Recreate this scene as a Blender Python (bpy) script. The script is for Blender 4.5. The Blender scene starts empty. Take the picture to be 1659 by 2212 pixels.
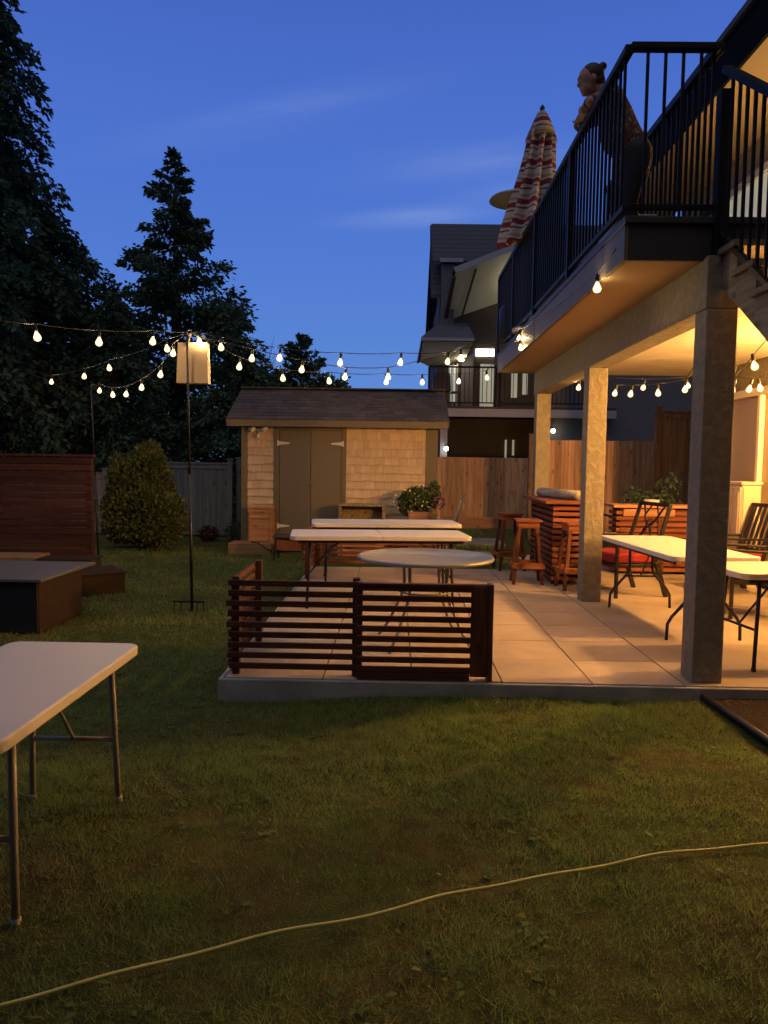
import bpy, bmesh, math, random
import numpy as np
from mathutils import Vector, Matrix, Euler
R = math.radians
random.seed(7)
SC = bpy.context.scene
COL = SC.collection

# ------------------------------------------------------------------ camera
f_ = 1600.0 / 2212.0
psi, th, rho = math.atan(24/1600.), math.atan(103.4/1600.), 0.015
fw = Vector((-math.sin(psi)*math.cos(th), math.cos(psi)*math.cos(th), -math.sin(th)))
r0 = Vector((math.cos(psi), math.sin(psi), 0)); u0 = r0.cross(fw)
rr = math.cos(rho)*r0 + math.sin(rho)*u0; uu = rr.cross(fw)
cam = bpy.data.cameras.new('camera'); co = bpy.data.objects.new('camera', cam); COL.objects.link(co)
cam.sensor_fit = 'VERTICAL'; cam.sensor_height = 24; cam.lens = 24*f_
cam.clip_start = 0.05; cam.clip_end = 2000
m = Matrix.Identity(4)
for i in range(3):
    m[i][0] = rr[i]; m[i][1] = uu[i]; m[i][2] = -fw[i]
m[0][3], m[1][3], m[2][3] = 0, 0, 1.46
co.matrix_world = m
SC.camera = co
SC.view_settings.view_transform = 'Standard'; SC.view_settings.look = 'None'
SC.view_settings.exposure = 0; SC.view_settings.gamma = 1
try: SC.view_settings.use_curve_mapping = False
except Exception: pass

# ------------------------------------------------------------------ dusk sky
W = bpy.data.worlds.new('World'); SC.world = W; W.use_nodes = True
nt = W.node_tree; N = nt.nodes; LK = nt.links
for n in list(N): N.remove(n)
def nd(tree, typ, **kw):
    n = tree.nodes.new(typ)
    for k, v in kw.items(): setattr(n, k, v)
    return n
def math_(tree, op, a, b=None, c=None, clamp=False):
    n = tree.nodes.new('ShaderNodeMath'); n.operation = op; n.use_clamp = clamp
    for i, x in enumerate((a, b, c)):
        if x is None: continue
        if isinstance(x, (int, float)): n.inputs[i].default_value = x
        else: tree.links.new(x, n.inputs[i])
    return n.outputs[0]
tc = nd(nt, 'ShaderNodeTexCoord'); sp = nd(nt, 'ShaderNodeSeparateXYZ'); LK.new(tc.outputs['Generated'], sp.inputs[0])
cr = nd(nt, 'ShaderNodeValToRGB'); LK.new(sp.outputs['Z'], cr.inputs[0])
el = cr.color_ramp.elements
def s2l(r, g, b):
    f = lambda c: (c/255/12.92) if c/255 <= .04045 else ((c/255+.055)/1.055)**2.4
    return (f(r), f(g), f(b), 1)
el[0].position = 0.0; el[0].color = s2l(104, 148, 216)
el[1].position = 1.0; el[1].color = s2l(24, 28, 50)
for p, c in ((.14, (90, 134, 213)), (.28, (80, 121, 210)), (.42, (74, 112, 204)), (.56, (65, 98, 188)), (.70, (38, 48, 92))):
    e = el.new(p); e.color = s2l(*c)
# thin wisps of cloud: noise stretched along a slanted direction, patchy
ysafe = math_(nt, 'MAXIMUM', sp.outputs['Y'], 0.15)
ax = math_(nt, 'DIVIDE', sp.outputs['X'], ysafe); az = math_(nt, 'DIVIDE', sp.outputs['Z'], ysafe)
along = math_(nt, 'ADD', math_(nt, 'MULTIPLY', ax, .99), math_(nt, 'MULTIPLY', az, .16))
across = math_(nt, 'SUBTRACT', math_(nt, 'MULTIPLY', az, .99), math_(nt, 'MULTIPLY', ax, .14))
cloud = None
#  centre u, v (along, across), half length, half thickness, strength
for (cx, cz, hl, ht, st, tilt) in ((.020, .325, .095, .012, .34, 0.06), (-.17, .455, .17, .022, .15, .22), (.115, .40, .14, .022, .20, .10), (.17, .365, .10, .016, .16, .16)):
    dx = math_(nt, 'SUBTRACT', ax, cx); dz = math_(nt, 'SUBTRACT', az, cz)
    dz2 = math_(nt, 'SUBTRACT', dz, math_(nt, 'MULTIPLY', dx, tilt))
    a2 = math_(nt, 'POWER', math_(nt, 'DIVIDE', dx, hl), 2.0); b2 = math_(nt, 'POWER', math_(nt, 'ABSOLUTE', math_(nt, 'DIVIDE', dz2, ht)), 2.0)
    g = math_(nt, 'EXPONENT', math_(nt, 'MULTIPLY', math_(nt, 'ADD', a2, b2), -1.2))
    g = math_(nt, 'MULTIPLY', g, st)
    cloud = g if cloud is None else math_(nt, 'ADD', cloud, g)
cmb = nd(nt, 'ShaderNodeCombineXYZ'); LK.new(along, cmb.inputs[0]); LK.new(across, cmb.inputs[1])
mp = nd(nt, 'ShaderNodeMapping'); mp.inputs['Scale'].default_value = (5, 42, 1); LK.new(cmb.outputs[0], mp.inputs[0])
nz = nd(nt, 'ShaderNodeTexNoise'); nz.inputs['Scale'].default_value = 1.0; nz.inputs['Detail'].default_value = 6; nz.inputs['Roughness'].default_value = .6
LK.new(mp.outputs[0], nz.inputs['Vector'])
nzf = math_(nt, 'MULTIPLY_ADD', nz.outputs[0], 2.2, -.35, clamp=True)
cloud = math_(nt, 'MULTIPLY', cloud, nzf)
front = math_(nt, 'GREATER_THAN', sp.outputs['Y'], 0.16)
cloud = math_(nt, 'MULTIPLY', cloud, front, clamp=True)
mx = nd(nt, 'ShaderNodeMix', data_type='RGBA'); LK.new(cloud, mx.inputs[0]); LK.new(cr.outputs[0], mx.inputs[6]); mx.inputs[7].default_value = s2l(160, 180, 225)
bg = nd(nt, 'ShaderNodeBackground'); LK.new(mx.outputs[2], bg.inputs[0])
# the sky ahead still holds the afterglow, the sky behind is nearly night
back = math_(nt, 'MULTIPLY_ADD', sp.outputs['Y'], 1.6, .45, clamp=True)
LK.new(math_(nt, 'MULTIPLY_ADD', back, .72, .28), bg.inputs[1])
wo = nd(nt, 'ShaderNodeOutputWorld'); LK.new(bg.outputs[0], wo.inputs[0])

# last light of the day: very wide, weak, from high up behind the camera
sun = bpy.data.lights.new('sun', 'SUN'); sun.energy = 0.56; sun.angle = R(70); sun.color = (1.0, .88, .74)
so = bpy.data.objects.new('sun', sun); COL.objects.link(so); so.rotation_euler = (R(20), R(-10), 0)

# ------------------------------------------------------------------ materials
def M_(name):
    mt = bpy.data.materials.new(name); mt.use_nodes = True
    b = mt.node_tree.nodes['Principled BSDF']
    return mt, mt.node_tree, b
def setc(s, c): s.default_value = (c[0], c[1], c[2], 1)
def surf(name, col, rough=.6, var=.15, scale=8., bump=0., bscale=60., metal=0., spec=.4, island=0., stretch=(1, 1, 1), detail=5, col2=None, trans=0):
    mt, t, b = M_(name)
    tcn = nd(t, 'ShaderNodeTexCoord'); mp = nd(t, 'ShaderNodeMapping'); mp.inputs['Scale'].default_value = stretch
    t.links.new(tcn.outputs['Object'], mp.inputs[0])
    nz = nd(t, 'ShaderNodeTexNoise'); nz.inputs['Scale'].default_value = scale; nz.inputs['Detail'].default_value = detail
    vec = mp.outputs[0]
    if island:
        g = nd(t, 'ShaderNodeNewGeometry'); cb = nd(t, 'ShaderNodeVectorMath', operation='MULTIPLY_ADD')
        t.links.new(mp.outputs[0], cb.inputs[0]); cb.inputs[1].default_value = (1, 1, 1)
        sc_ = nd(t, 'ShaderNodeVectorMath', operation='SCALE'); sc_.inputs['Scale'].default_value = 37.0
        cx = nd(t, 'ShaderNodeCombineXYZ')
        for i in range(3): t.links.new(g.outputs['Random Per Island'], cx.inputs[i])
        t.links.new(cx.outputs[0], sc_.inputs[0]); t.links.new(sc_.outputs[0], cb.inputs[2]); vec = cb.outputs[0]
    t.links.new(vec, nz.inputs['Vector'])
    f = math_(t, 'MULTIPLY_ADD', nz.outputs[0], 2.4*var, 1 - 1.2*var)
    if island:
        f = math_(t, 'MULTIPLY', f, math_(t, 'MULTIPLY_ADD', g.outputs['Random Per Island'], 2*island, 1-island))
    base = nd(t, 'ShaderNodeMix', data_type='RGBA'); setc(base.inputs[6], col); setc(base.inputs[7], col2 or col)
    n2 = nd(t, 'ShaderNodeTexNoise'); n2.inputs['Scale'].default_value = scale*.35; n2.inputs['Detail'].default_value = 3; t.links.new(vec, n2.inputs['Vector'])
    t.links.new(math_(t, 'MULTIPLY_ADD', n2.outputs[0], 3.0, -1.0, clamp=True), base.inputs[0])
    ml = nd(t, 'ShaderNodeVectorMath', operation='SCALE'); t.links.new(base.outputs[2], ml.inputs[0]); t.links.new(f, ml.inputs['Scale'])
    t.links.new(ml.outputs[0], b.inputs['Base Color'])
    b.inputs['Roughness'].default_value = rough; b.inputs['Metallic'].default_value = metal; b.inputs['Specular IOR Level'].default_value = spec
    if bump:
        n3 = nd(t, 'ShaderNodeTexNoise'); n3.inputs['Scale'].default_value = bscale; n3.inputs['Detail'].default_value = 4; t.links.new(vec, n3.inputs['Vector'])
        bp = nd(t, 'ShaderNodeBump'); bp.inputs['Strength'].default_value = 1; bp.inputs['Distance'].default_value = bump
        t.links.new(n3.outputs[0], bp.inputs['Height']); t.links.new(bp.outputs[0], b.inputs['Normal'])
    return mt
def wood(name, col, col2, axis=2, knots=True, island=.22, rough=.7, fine=1.):
    mt, t, b = M_(name)
    tcn = nd(t, 'ShaderNodeTexCoord'); g = nd(t, 'ShaderNodeNewGeometry')
    st = [22*fine]*3; st[axis] = 1.3*fine
    mp = nd(t, 'ShaderNodeMapping'); mp.inputs['Scale'].default_value = st; t.links.new(tcn.outputs['Object'], mp.inputs[0])
    ad = nd(t, 'ShaderNodeVectorMath', operation='ADD'); t.links.new(mp.outputs[0], ad.inputs[0])
    cx = nd(t, 'ShaderNodeCombineXYZ'); o = math_(t, 'MULTIPLY', g.outputs['Random Per Island'], 91.)
    for i in range(3): t.links.new(o, cx.inputs[i])
    t.links.new(cx.outputs[0], ad.inputs[1])
    nz = nd(t, 'ShaderNodeTexNoise'); nz.inputs['Scale'].default_value = 1; nz.inputs['Detail'].default_value = 6; nz.inputs['Distortion'].default_value = .6
    t.links.new(ad.outputs[0], nz.inputs['Vector'])
    mxx = nd(t, 'ShaderNodeMix', data_type='RGBA'); setc(mxx.inputs[6], col2); setc(mxx.inputs[7], col)
    t.links.new(math_(t, 'MULTIPLY_ADD', nz.outputs[0], 3.2, -1.1, clamp=True), mxx.inputs[0])
    f = math_(t, 'MULTIPLY_ADD', g.outputs['Random Per Island'], 2*island, 1-island)
    if knots:
        sk = [7.]*3; sk[axis] = 3.2
        m2 = nd(t, 'ShaderNodeMapping'); m2.inputs['Scale'].default_value = sk; t.links.new(tcn.outputs['Object'], m2.inputs[0])
        a2 = nd(t, 'ShaderNodeVectorMath', operation='ADD'); t.links.new(m2.outputs[0], a2.inputs[0]); t.links.new(cx.outputs[0], a2.inputs[1])
        vo = nd(t, 'ShaderNodeTexVoronoi'); vo.inputs['Scale'].default_value = 1; t.links.new(a2.outputs[0], vo.inputs['Vector'])
        k = math_(t, 'MULTIPLY_ADD', vo.outputs['Distance'], 4.5, -.15, clamp=True)
        f = math_(t, 'MULTIPLY', f, math_(t, 'MULTIPLY_ADD', k, .65, .35))
    ml = nd(t, 'ShaderNodeVectorMath', operation='SCALE'); t.links.new(mxx.outputs[2], ml.inputs[0]); t.links.new(f, ml.inputs['Scale'])
    t.links.new(ml.outputs[0], b.inputs['Base Color']); b.inputs['Roughness'].default_value = rough; b.inputs['Specular IOR Level'].default_value = .25
    bp = nd(t, 'ShaderNodeBump'); bp.inputs['Distance'].default_value = .002; t.links.new(nz.outputs[0], bp.inputs['Height']); t.links.new(bp.outputs[0], b.inputs['Normal'])
    return mt
def glow(name, col, strength):
    mt, t, b = M_(name); setc(b.inputs['Base Color'], (.8, .8, .8)); setc(b.inputs['Emission Color'], col); b.inputs['Emission Strength'].default_value = strength
    return mt
def leafm(name, c1, c2, trans=.25):
    mt, t, b = M_(name)
    g = nd(t, 'ShaderNodeNewGeometry'); mxx = nd(t, 'ShaderNodeMix', data_type='RGBA'); setc(mxx.inputs[6], c1); setc(mxx.inputs[7], c2)
    t.links.new(g.outputs['Random Per Island'], mxx.inputs[0]); t.links.new(mxx.outputs[2], b.inputs['Base Color'])
    b.inputs['Roughness'].default_value = .7; b.inputs['Specular IOR Level'].default_value = .2
    if trans:
        tr = nd(t, 'ShaderNodeBsdfTranslucent'); t.links.new(mxx.outputs[2], tr.inputs[0])
        ms = nd(t, 'ShaderNodeMixShader'); ms.inputs[0].default_value = trans
        out = t.nodes['Material Output']; t.links.new(b.outputs[0], ms.inputs[1]); t.links.new(tr.outputs[0], ms.inputs[2]); t.links.new(ms.outputs[0], out.inputs[0])
    return mt

MT = dict(
 lawn=surf('lawn_soil', (.080, .110, .030), .95, .6, 9, .02, 120, col2=(.10, .088, .036), spec=.05),
 blade=leafm('grass_blade', (.150, .270, .070), (.300, .375, .130), .45),
 paver=surf('paver', (.50, .40, .32), .8, .22, 3.5, .002, 200, island=.06, col2=(.40, .33, .27)),
 concrete=surf('concrete', (.46, .38, .30), .75, .26, 2.6, .002, 90, col2=(.36, .29, .22)),
 kerb=surf('concrete_edge', (.36, .38, .41), .85, .25, 6, .004, 70, col2=(.24, .25, .27)),
 soil=surf('bark_soil', (.020, .012, .009), .95, .6, 22, .04, 60, col2=(.034, .020, .014)),
 edging=surf('black_edging', (.02, .02, .025), .4, .1, 5),
 stucco=None, 
 soffit=None,
 fascia=surf('painted_fascia', (.15, .12, .07), .5, .08, 3, .0006, 40),
 eave=surf('black_eave', (.007, .007, .008), .8, .1, 3, spec=.04),
 darkfascia=surf('dark_fascia', (.040, .040, .045), .45, .1, 3),
 rail=surf('black_aluminium', (.009, .009, .013), .5, .05, 5, metal=.0, spec=.22),
 treat=wood('weathered_treated_wood', (.30, .24, .15), (.19, .14, .085), 1),
 cedar_x=wood('stained_cedar_rail', (.115, .042, .028), (.06, .020, .016), 0),
 cedar_y=wood('stained_cedar_side', (.27, .115, .06), (.13, .05, .03), 1),
 cedar_z=wood('stained_cedar_upright', (.14, .052, .03), (.07, .024, .016), 2),
 bar_wood=wood('red_cedar_bar', (.33, .115, .055), (.16, .05, .025), 0),
 fence_new=wood('new_cedar_fence', (.74, .46, .25), (.54, .26, .12), 2, island=.28),
 fence_old=wood('grey_weathered_fence', (.26, .25, .25), (.17, .165, .17), 2, island=.15),
 fence_far=wood('brown_fence', (.34, .21, .11), (.20, .12, .06), 2, island=.2),
 hutch=wood('pale_cedar', (.50, .26, .14), (.36, .17, .09), 0),
 screen=wood('dark_red_screen', (.085, .032, .024), (.048, .017, .013), 0, knots=False),
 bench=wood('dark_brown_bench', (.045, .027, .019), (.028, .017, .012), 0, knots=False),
 bench_top=wood('tan_bench_top', (.32, .20, .12), (.22, .13, .08), 0, knots=False),
 counter_grey=surf('grey_counter', (.13, .135, .16), .35, .1, 6),
 weed=leafm('weed_leaf', (.08, .15, .04), (.14, .21, .06), .3), redleaf=leafm('red_leaf', (.08, .02, .02), (.14, .04, .035), .2),
 navy=surf('navy_cover', (.013, .015, .022), .6, .15, 4),
 shake=surf('cedar_shake', (.62, .47, .34), .8, .16, 6, .003, 50, island=.11, stretch=(5, 5, .6), col2=(.55, .40, .28)),
 shed_trim=surf('olive_trim', (.155, .125, .085), .55, .06, 4),
 shed_door=surf('brown_door', (.165, .135, .105), .5, .05, 3),
 shingle=surf('asphalt_shingle', (.105, .090, .095), .9, .3, 30, .003, 300, island=.28, col2=(.075, .068, .075)),
 white=surf('white_plastic', (.74, .70, .68), .42, .04, 5, .0007, 350),
 whitepaint=surf('white_paint', (.66, .64, .62), .5, .06, 4),
 steel=surf('grey_leg', (.30, .295, .30), .4, .1, 8),
 blacksteel=surf('black_leg', (.020, .018, .020), .4, .1, 8),
 bronze=surf('dark_bronze', (.014, .011, .010), .4, .15, 8, spec=.5),
 champagne=surf('pale_metal_frame', (.30, .29, .26), .35, .05, 8, metal=.3),
 red=surf('red_cushion', (.24, .018, .018), .85, .15, 12, .003, 40),
 bamboo=surf('rolled_blind', (.50, .47, .40), .8, .3, 14, .004, 60, stretch=(4, 1, 4), col2=(.30, .28, .25)),
 resin=surf('cream_resin', (.62, .52, .38), .5, .04, 4),
 doorglass=surf('door_blind', (.42, .33, .20), .35, .08, 3),
 trim=surf('cream_trim', (.72, .66, .55), .5, .04, 5),
 nwall=surf('neighbour_wall', (.19, .175, .185), .8, .12, 4),
 nwall2=surf('neighbour_brown_wall', (.10, .074, .052), .8, .15, 4),
 nroof=None,
 nsoffit=surf('neighbour_soffit', (.70, .66, .50), .6, .05, 3),
 nwhite=surf('neighbour_gutter', (.46, .44, .48), .5, .05, 3),
 nwin=glow('lit_window', (1, .97, .82), 5), nporch=glow('porch_light_glow', (1, .88, .60), 75),
 nwin2=glow('lit_curtain', (.80, .82, .55), .22),
 nstrip=glow('lit_door_glass', (.62, .78, .70), .35),
 nlamp=glow('porch_lamp_glow', (.95, 1, .85), 12),
 skin=surf('skin', (.42, .24, .17), .55, .05, 8),
 hair=surf('hair', (.045, .028, .02), .6, .3, 60, stretch=(1, 6, 1)),
 trousers=surf('dark_trousers', (.02, .02, .03), .8, .15, 10),
 paper=surf('kraft_paper', (.60, .46, .31), .75, .05, 5, .002, 10, trans=.3),
 bark=surf('bark', (.07, .05, .038), .9, .35, 10, .02, 25, stretch=(1, 1, .25)),
 fir=leafm('fir_foliage', (.044, .088, .058), (.092, .155, .088), .15),
 fir2=leafm('cedar_foliage', (.040, .078, .055), (.084, .142, .084), .15),
 broad=leafm('broadleaf_foliage', (.045, .085, .045), (.085, .135, .065), .25),
 shrub=leafm('golden_shrub_foliage', (.075, .105, .035), (.165, .175, .065), .2),
 flowerleaf=leafm('flower_leaves', (.05, .09, .025), (.11, .15, .05), .2),
 petal=leafm('petal_yellow', (.75, .70, .25), (.85, .82, .60), .2),
 petal2=leafm('petal_purple', (.25, .05, .18), (.45, .10, .25), .2),
 pot=surf('dark_pot', (.05, .04, .03), .7, .1, 6),
 cord=surf('pale_hose', (.62, .58, .20), .5, .08, 30),
 cable=surf('black_cable', (.015, .015, .015), .5, .05, 20),
 bulb=None, filament=glow('warm_filament', (1, .70, .34), 2300),
 filament_patio=glow('warm_patio_filament', (1, .54, .18), 2000),
 lantern=glow('amber_lantern', (1, .48, .12), 3000),
 lantern_deck=glow('deck_lantern', (1, .62, .22), 500),
 sling=surf('grey_sling', (.16, .17, .18), .7, .1, 10),
 mesh_dark=surf('dark_mesh_tray', (.035, .028, .032), .6, .3, 30),
 rust=surf('rusty_brown_body', (.20, .075, .035), .7, .3, 12),
 stone=surf('grey_stone', (.26, .25, .25), .85, .2, 7, .004, 40),
)
# rough stucco: clotted surface, tone follows the clots
def stucco():
    mt, t, b = M_('rough_stucco')
    tcn = nd(t, 'ShaderNodeTexCoord')
    vo = nd(t, 'ShaderNodeTexNoise'); vo.inputs['Scale'].default_value = 15; vo.inputs['Detail'].default_value = 4; vo.inputs['Distortion'].default_value = .35
    t.links.new(tcn.outputs['Object'], vo.inputs['Vector'])
    h = math_(t, 'MULTIPLY_ADD', vo.outputs[0], 4.5, -1.9, clamp=True)
    n2 = nd(t, 'ShaderNodeTexNoise'); n2.inputs['Scale'].default_value = 160; t.links.new(tcn.outputs['Object'], n2.inputs['Vector'])
    hh = math_(t, 'ADD', h, math_(t, 'MULTIPLY', n2.outputs[0], .35))
    mxx = nd(t, 'ShaderNodeMix', data_type='RGBA'); setc(mxx.inputs[6], (.235, .210, .165)); setc(mxx.inputs[7], (.285, .255, .20)); t.links.new(h, mxx.inputs[0])
    t.links.new(mxx.outputs[2], b.inputs['Base Color']); b.inputs['Roughness'].default_value = .85; b.inputs['Specular IOR Level'].default_value = .2
    bp = nd(t, 'ShaderNodeBump'); bp.inputs['Distance'].default_value = .006; bp.inputs['Strength'].default_value = .7; t.links.new(hh, bp.inputs['Height']); t.links.new(bp.outputs[0], b.inputs['Normal'])
    return mt
MT['stucco'] = stucco()
def patchy(mt):
    t = mt.node_tree; mixn = [n for n in t.nodes if n.type == 'MIX'][0]
    tcn = nd(t, 'ShaderNodeTexCoord'); nz = nd(t, 'ShaderNodeTexNoise'); nz.inputs['Scale'].default_value = 1.9; nz.inputs['Detail'].default_value = 5
    t.links.new(tcn.outputs['Object'], nz.inputs['Vector'])
    f = math_(t, 'MULTIPLY_ADD', nz.outputs[0], 3.4, -1.1, clamp=True)
    rnd_ = [n for n in t.nodes if n.type == 'NEW_GEOMETRY'][0].outputs['Random Per Island']
    t.links.new(math_(t, 'ADD', math_(t, 'MULTIPLY', rnd_, .55), math_(t, 'MULTIPLY', f, .45)), mixn.inputs[0])
    n2 = nd(t, 'ShaderNodeTexNoise'); n2.inputs['Scale'].default_value = .9; t.links.new(tcn.outputs['Object'], n2.inputs['Vector'])
    m2 = nd(t, 'ShaderNodeMix', data_type='RGBA'); m2.inputs[7].default_value = (.28, .27, .12, 1)
    for l in list(mixn.outputs[2].links): t.links.new(m2.outputs[2], l.to_socket)
    t.links.new(mixn.outputs[2], m2.inputs[6]); t.links.new(math_(t, 'MULTIPLY_ADD', n2.outputs[0], 4.0, -2.1, clamp=True), m2.inputs[0])
patchy(MT['blade'])
def ribbed(name, col, rough, freq, axis, dist=.008):
    mt, t, b = M_(name)
    tcn = nd(t, 'ShaderNodeTexCoord'); s = nd(t, 'ShaderNodeSeparateXYZ'); t.links.new(tcn.outputs['Object'], s.inputs[0])
    fr = math_(t, 'FRACT', math_(t, 'MULTIPLY', s.outputs[axis], freq))
    h = math_(t, 'MULTIPLY', math_(t, 'MINIMUM', fr, math_(t, 'SUBTRACT', 1.0, fr)), 8.0, clamp=True)
    nz = nd(t, 'ShaderNodeTexNoise'); nz.inputs['Scale'].default_value = 1.6; nz.inputs['Detail'].default_value = 2; t.links.new(tcn.outputs['Object'], nz.inputs['Vector'])
    hh = math_(t, 'ADD', h, math_(t, 'MULTIPLY', nz.outputs[0], 5.0))
    v = math_(t, 'MULTIPLY_ADD', h, .22, .78)
    sc_ = nd(t, 'ShaderNodeVectorMath', operation='SCALE'); sc_.inputs[0].default_value = col; t.links.new(v, sc_.inputs['Scale']); t.links.new(sc_.outputs[0], b.inputs['Base Color'])
    b.inputs['Roughness'].default_value = rough; b.inputs['Specular IOR Level'].default_value = .5
    bp = nd(t, 'ShaderNodeBump'); bp.inputs['Distance'].default_value = dist; t.links.new(hh, bp.inputs['Height']); t.links.new(bp.outputs[0], b.inputs['Normal'])
    return mt
MT['soffit'] = ribbed('ribbed_soffit', (.62, .55, .42), .34, 6.6, 1)
MT['soffit_plain'] = surf('smooth_soffit', (.36, .25, .14), .55, .04, 2)
MT['siding'] = ribbed('lap_siding', (.42, .36, .26), .6, 7, 2)
MT['nroof'] = ribbed('neighbour_shingles', (.075, .085, .115), .9, 5, 2, .02)
def floral():
    mt, t, b = M_('floral_cloth'); tcn = nd(t, 'ShaderNodeTexCoord')
    vo = nd(t, 'ShaderNodeTexVoronoi'); vo.inputs['Scale'].default_value = 42; t.links.new(tcn.outputs['Object'], vo.inputs['Vector'])
    s = nd(t, 'ShaderNodeSeparateColor'); t.links.new(vo.outputs['Color'], s.inputs[0])
    c = nd(t, 'ShaderNodeValToRGB'); c.color_ramp.interpolation = 'CONSTANT'; t.links.new(s.outputs[0], c.inputs[0]); e = c.color_ramp.elements
    e[0].color = (.09, .045, .035, 1); e[1].position = .35; e[1].color = (.20, .09, .05, 1)
    for p, k in ((.6, (.06, .05, .07, 1)), (.8, (.30, .22, .16, 1)), (.92, (.32, .05, .05, 1))): x = e.new(p); x.color = k
    t.links.new(c.outputs[0], b.inputs['Base Color']); b.inputs['Roughness'].default_value = .85; return mt
MT['floral'] = floral()
def stripes():
    mt, t, b = M_('striped_canvas'); tcn = nd(t, 'ShaderNodeTexCoord'); s = nd(t, 'ShaderNodeSeparateXYZ'); t.links.new(tcn.outputs['Object'], s.inputs[0])
    nz = nd(t, 'ShaderNodeTexNoise'); nz.inputs['Scale'].default_value = 7; t.links.new(tcn.outputs['Object'], nz.inputs['Vector'])
    z = math_(t, 'ADD', s.outputs['Z'], math_(t, 'MULTIPLY', nz.outputs[0], .07))
    fr = math_(t, 'FRACT', math_(t, 'MULTIPLY', z, 4.2))
    c = nd(t, 'ShaderNodeValToRGB'); c.color_ramp.interpolation = 'CONSTANT'; t.links.new(fr, c.inputs[0]); e = c.color_ramp.elements
    wht = (.40, .36, .36, 1); rd = (.16, .010, .022, 1); nv = (.022, .018, .04, 1)
    e[0].color = wht; e[1].position = .20; e[1].color = nv
    for p, k in ((.27, wht), (.42, rd), (.68, wht), (.80, (.26, .20, .21, 1)), (.93, wht)): x = e.new(p); x.color = k
    t.links.new(c.outputs[0], b.inputs['Base Color']); b.inputs['Roughness'].default_value = .85; return mt
MT['stripes'] = stripes()
def glassm():
    mt, t, b = M_('table_glass'); setc(b.inputs['Base Color'], (.62, .68, .66)); b.inputs['Roughness'].default_value = .12
    b.inputs['Transmission Weight'].default_value = .85; b.inputs['IOR'].default_value = 1.45; return mt
MT['glass'] = glassm()
def bulbglass(name, col, strength, clear):
    mt, t, b = M_(name); t.nodes.remove(b); out = t.nodes['Material Output']
    tr = nd(t, 'ShaderNodeBsdfTransparent'); em = nd(t, 'ShaderNodeEmission'); em.inputs[0].default_value = (*col, 1); em.inputs[1].default_value = strength
    ms = nd(t, 'ShaderNodeMixShader'); lw = nd(t, 'ShaderNodeLayerWeight'); lw.inputs[0].default_value = .5
    t.links.new(math_(t, 'POWER', math_(t, 'SUBTRACT', 1.0, lw.outputs['Facing'], clamp=True), clear), ms.inputs[0])
    t.links.new(tr.outputs[0], ms.inputs[1]); t.links.new(em.outputs[0], ms.inputs[2]); t.links.new(ms.outputs[0], out.inputs[0]); return mt
MT['bulb'] = bulbglass('frosted_bulb_glass', (1, .74, .26), 5.0, 1.6)
MT['bulb_patio'] = bulbglass('frosted_patio_bulb_glass', (1, .58, .18), 4.5, 1.6)

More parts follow.
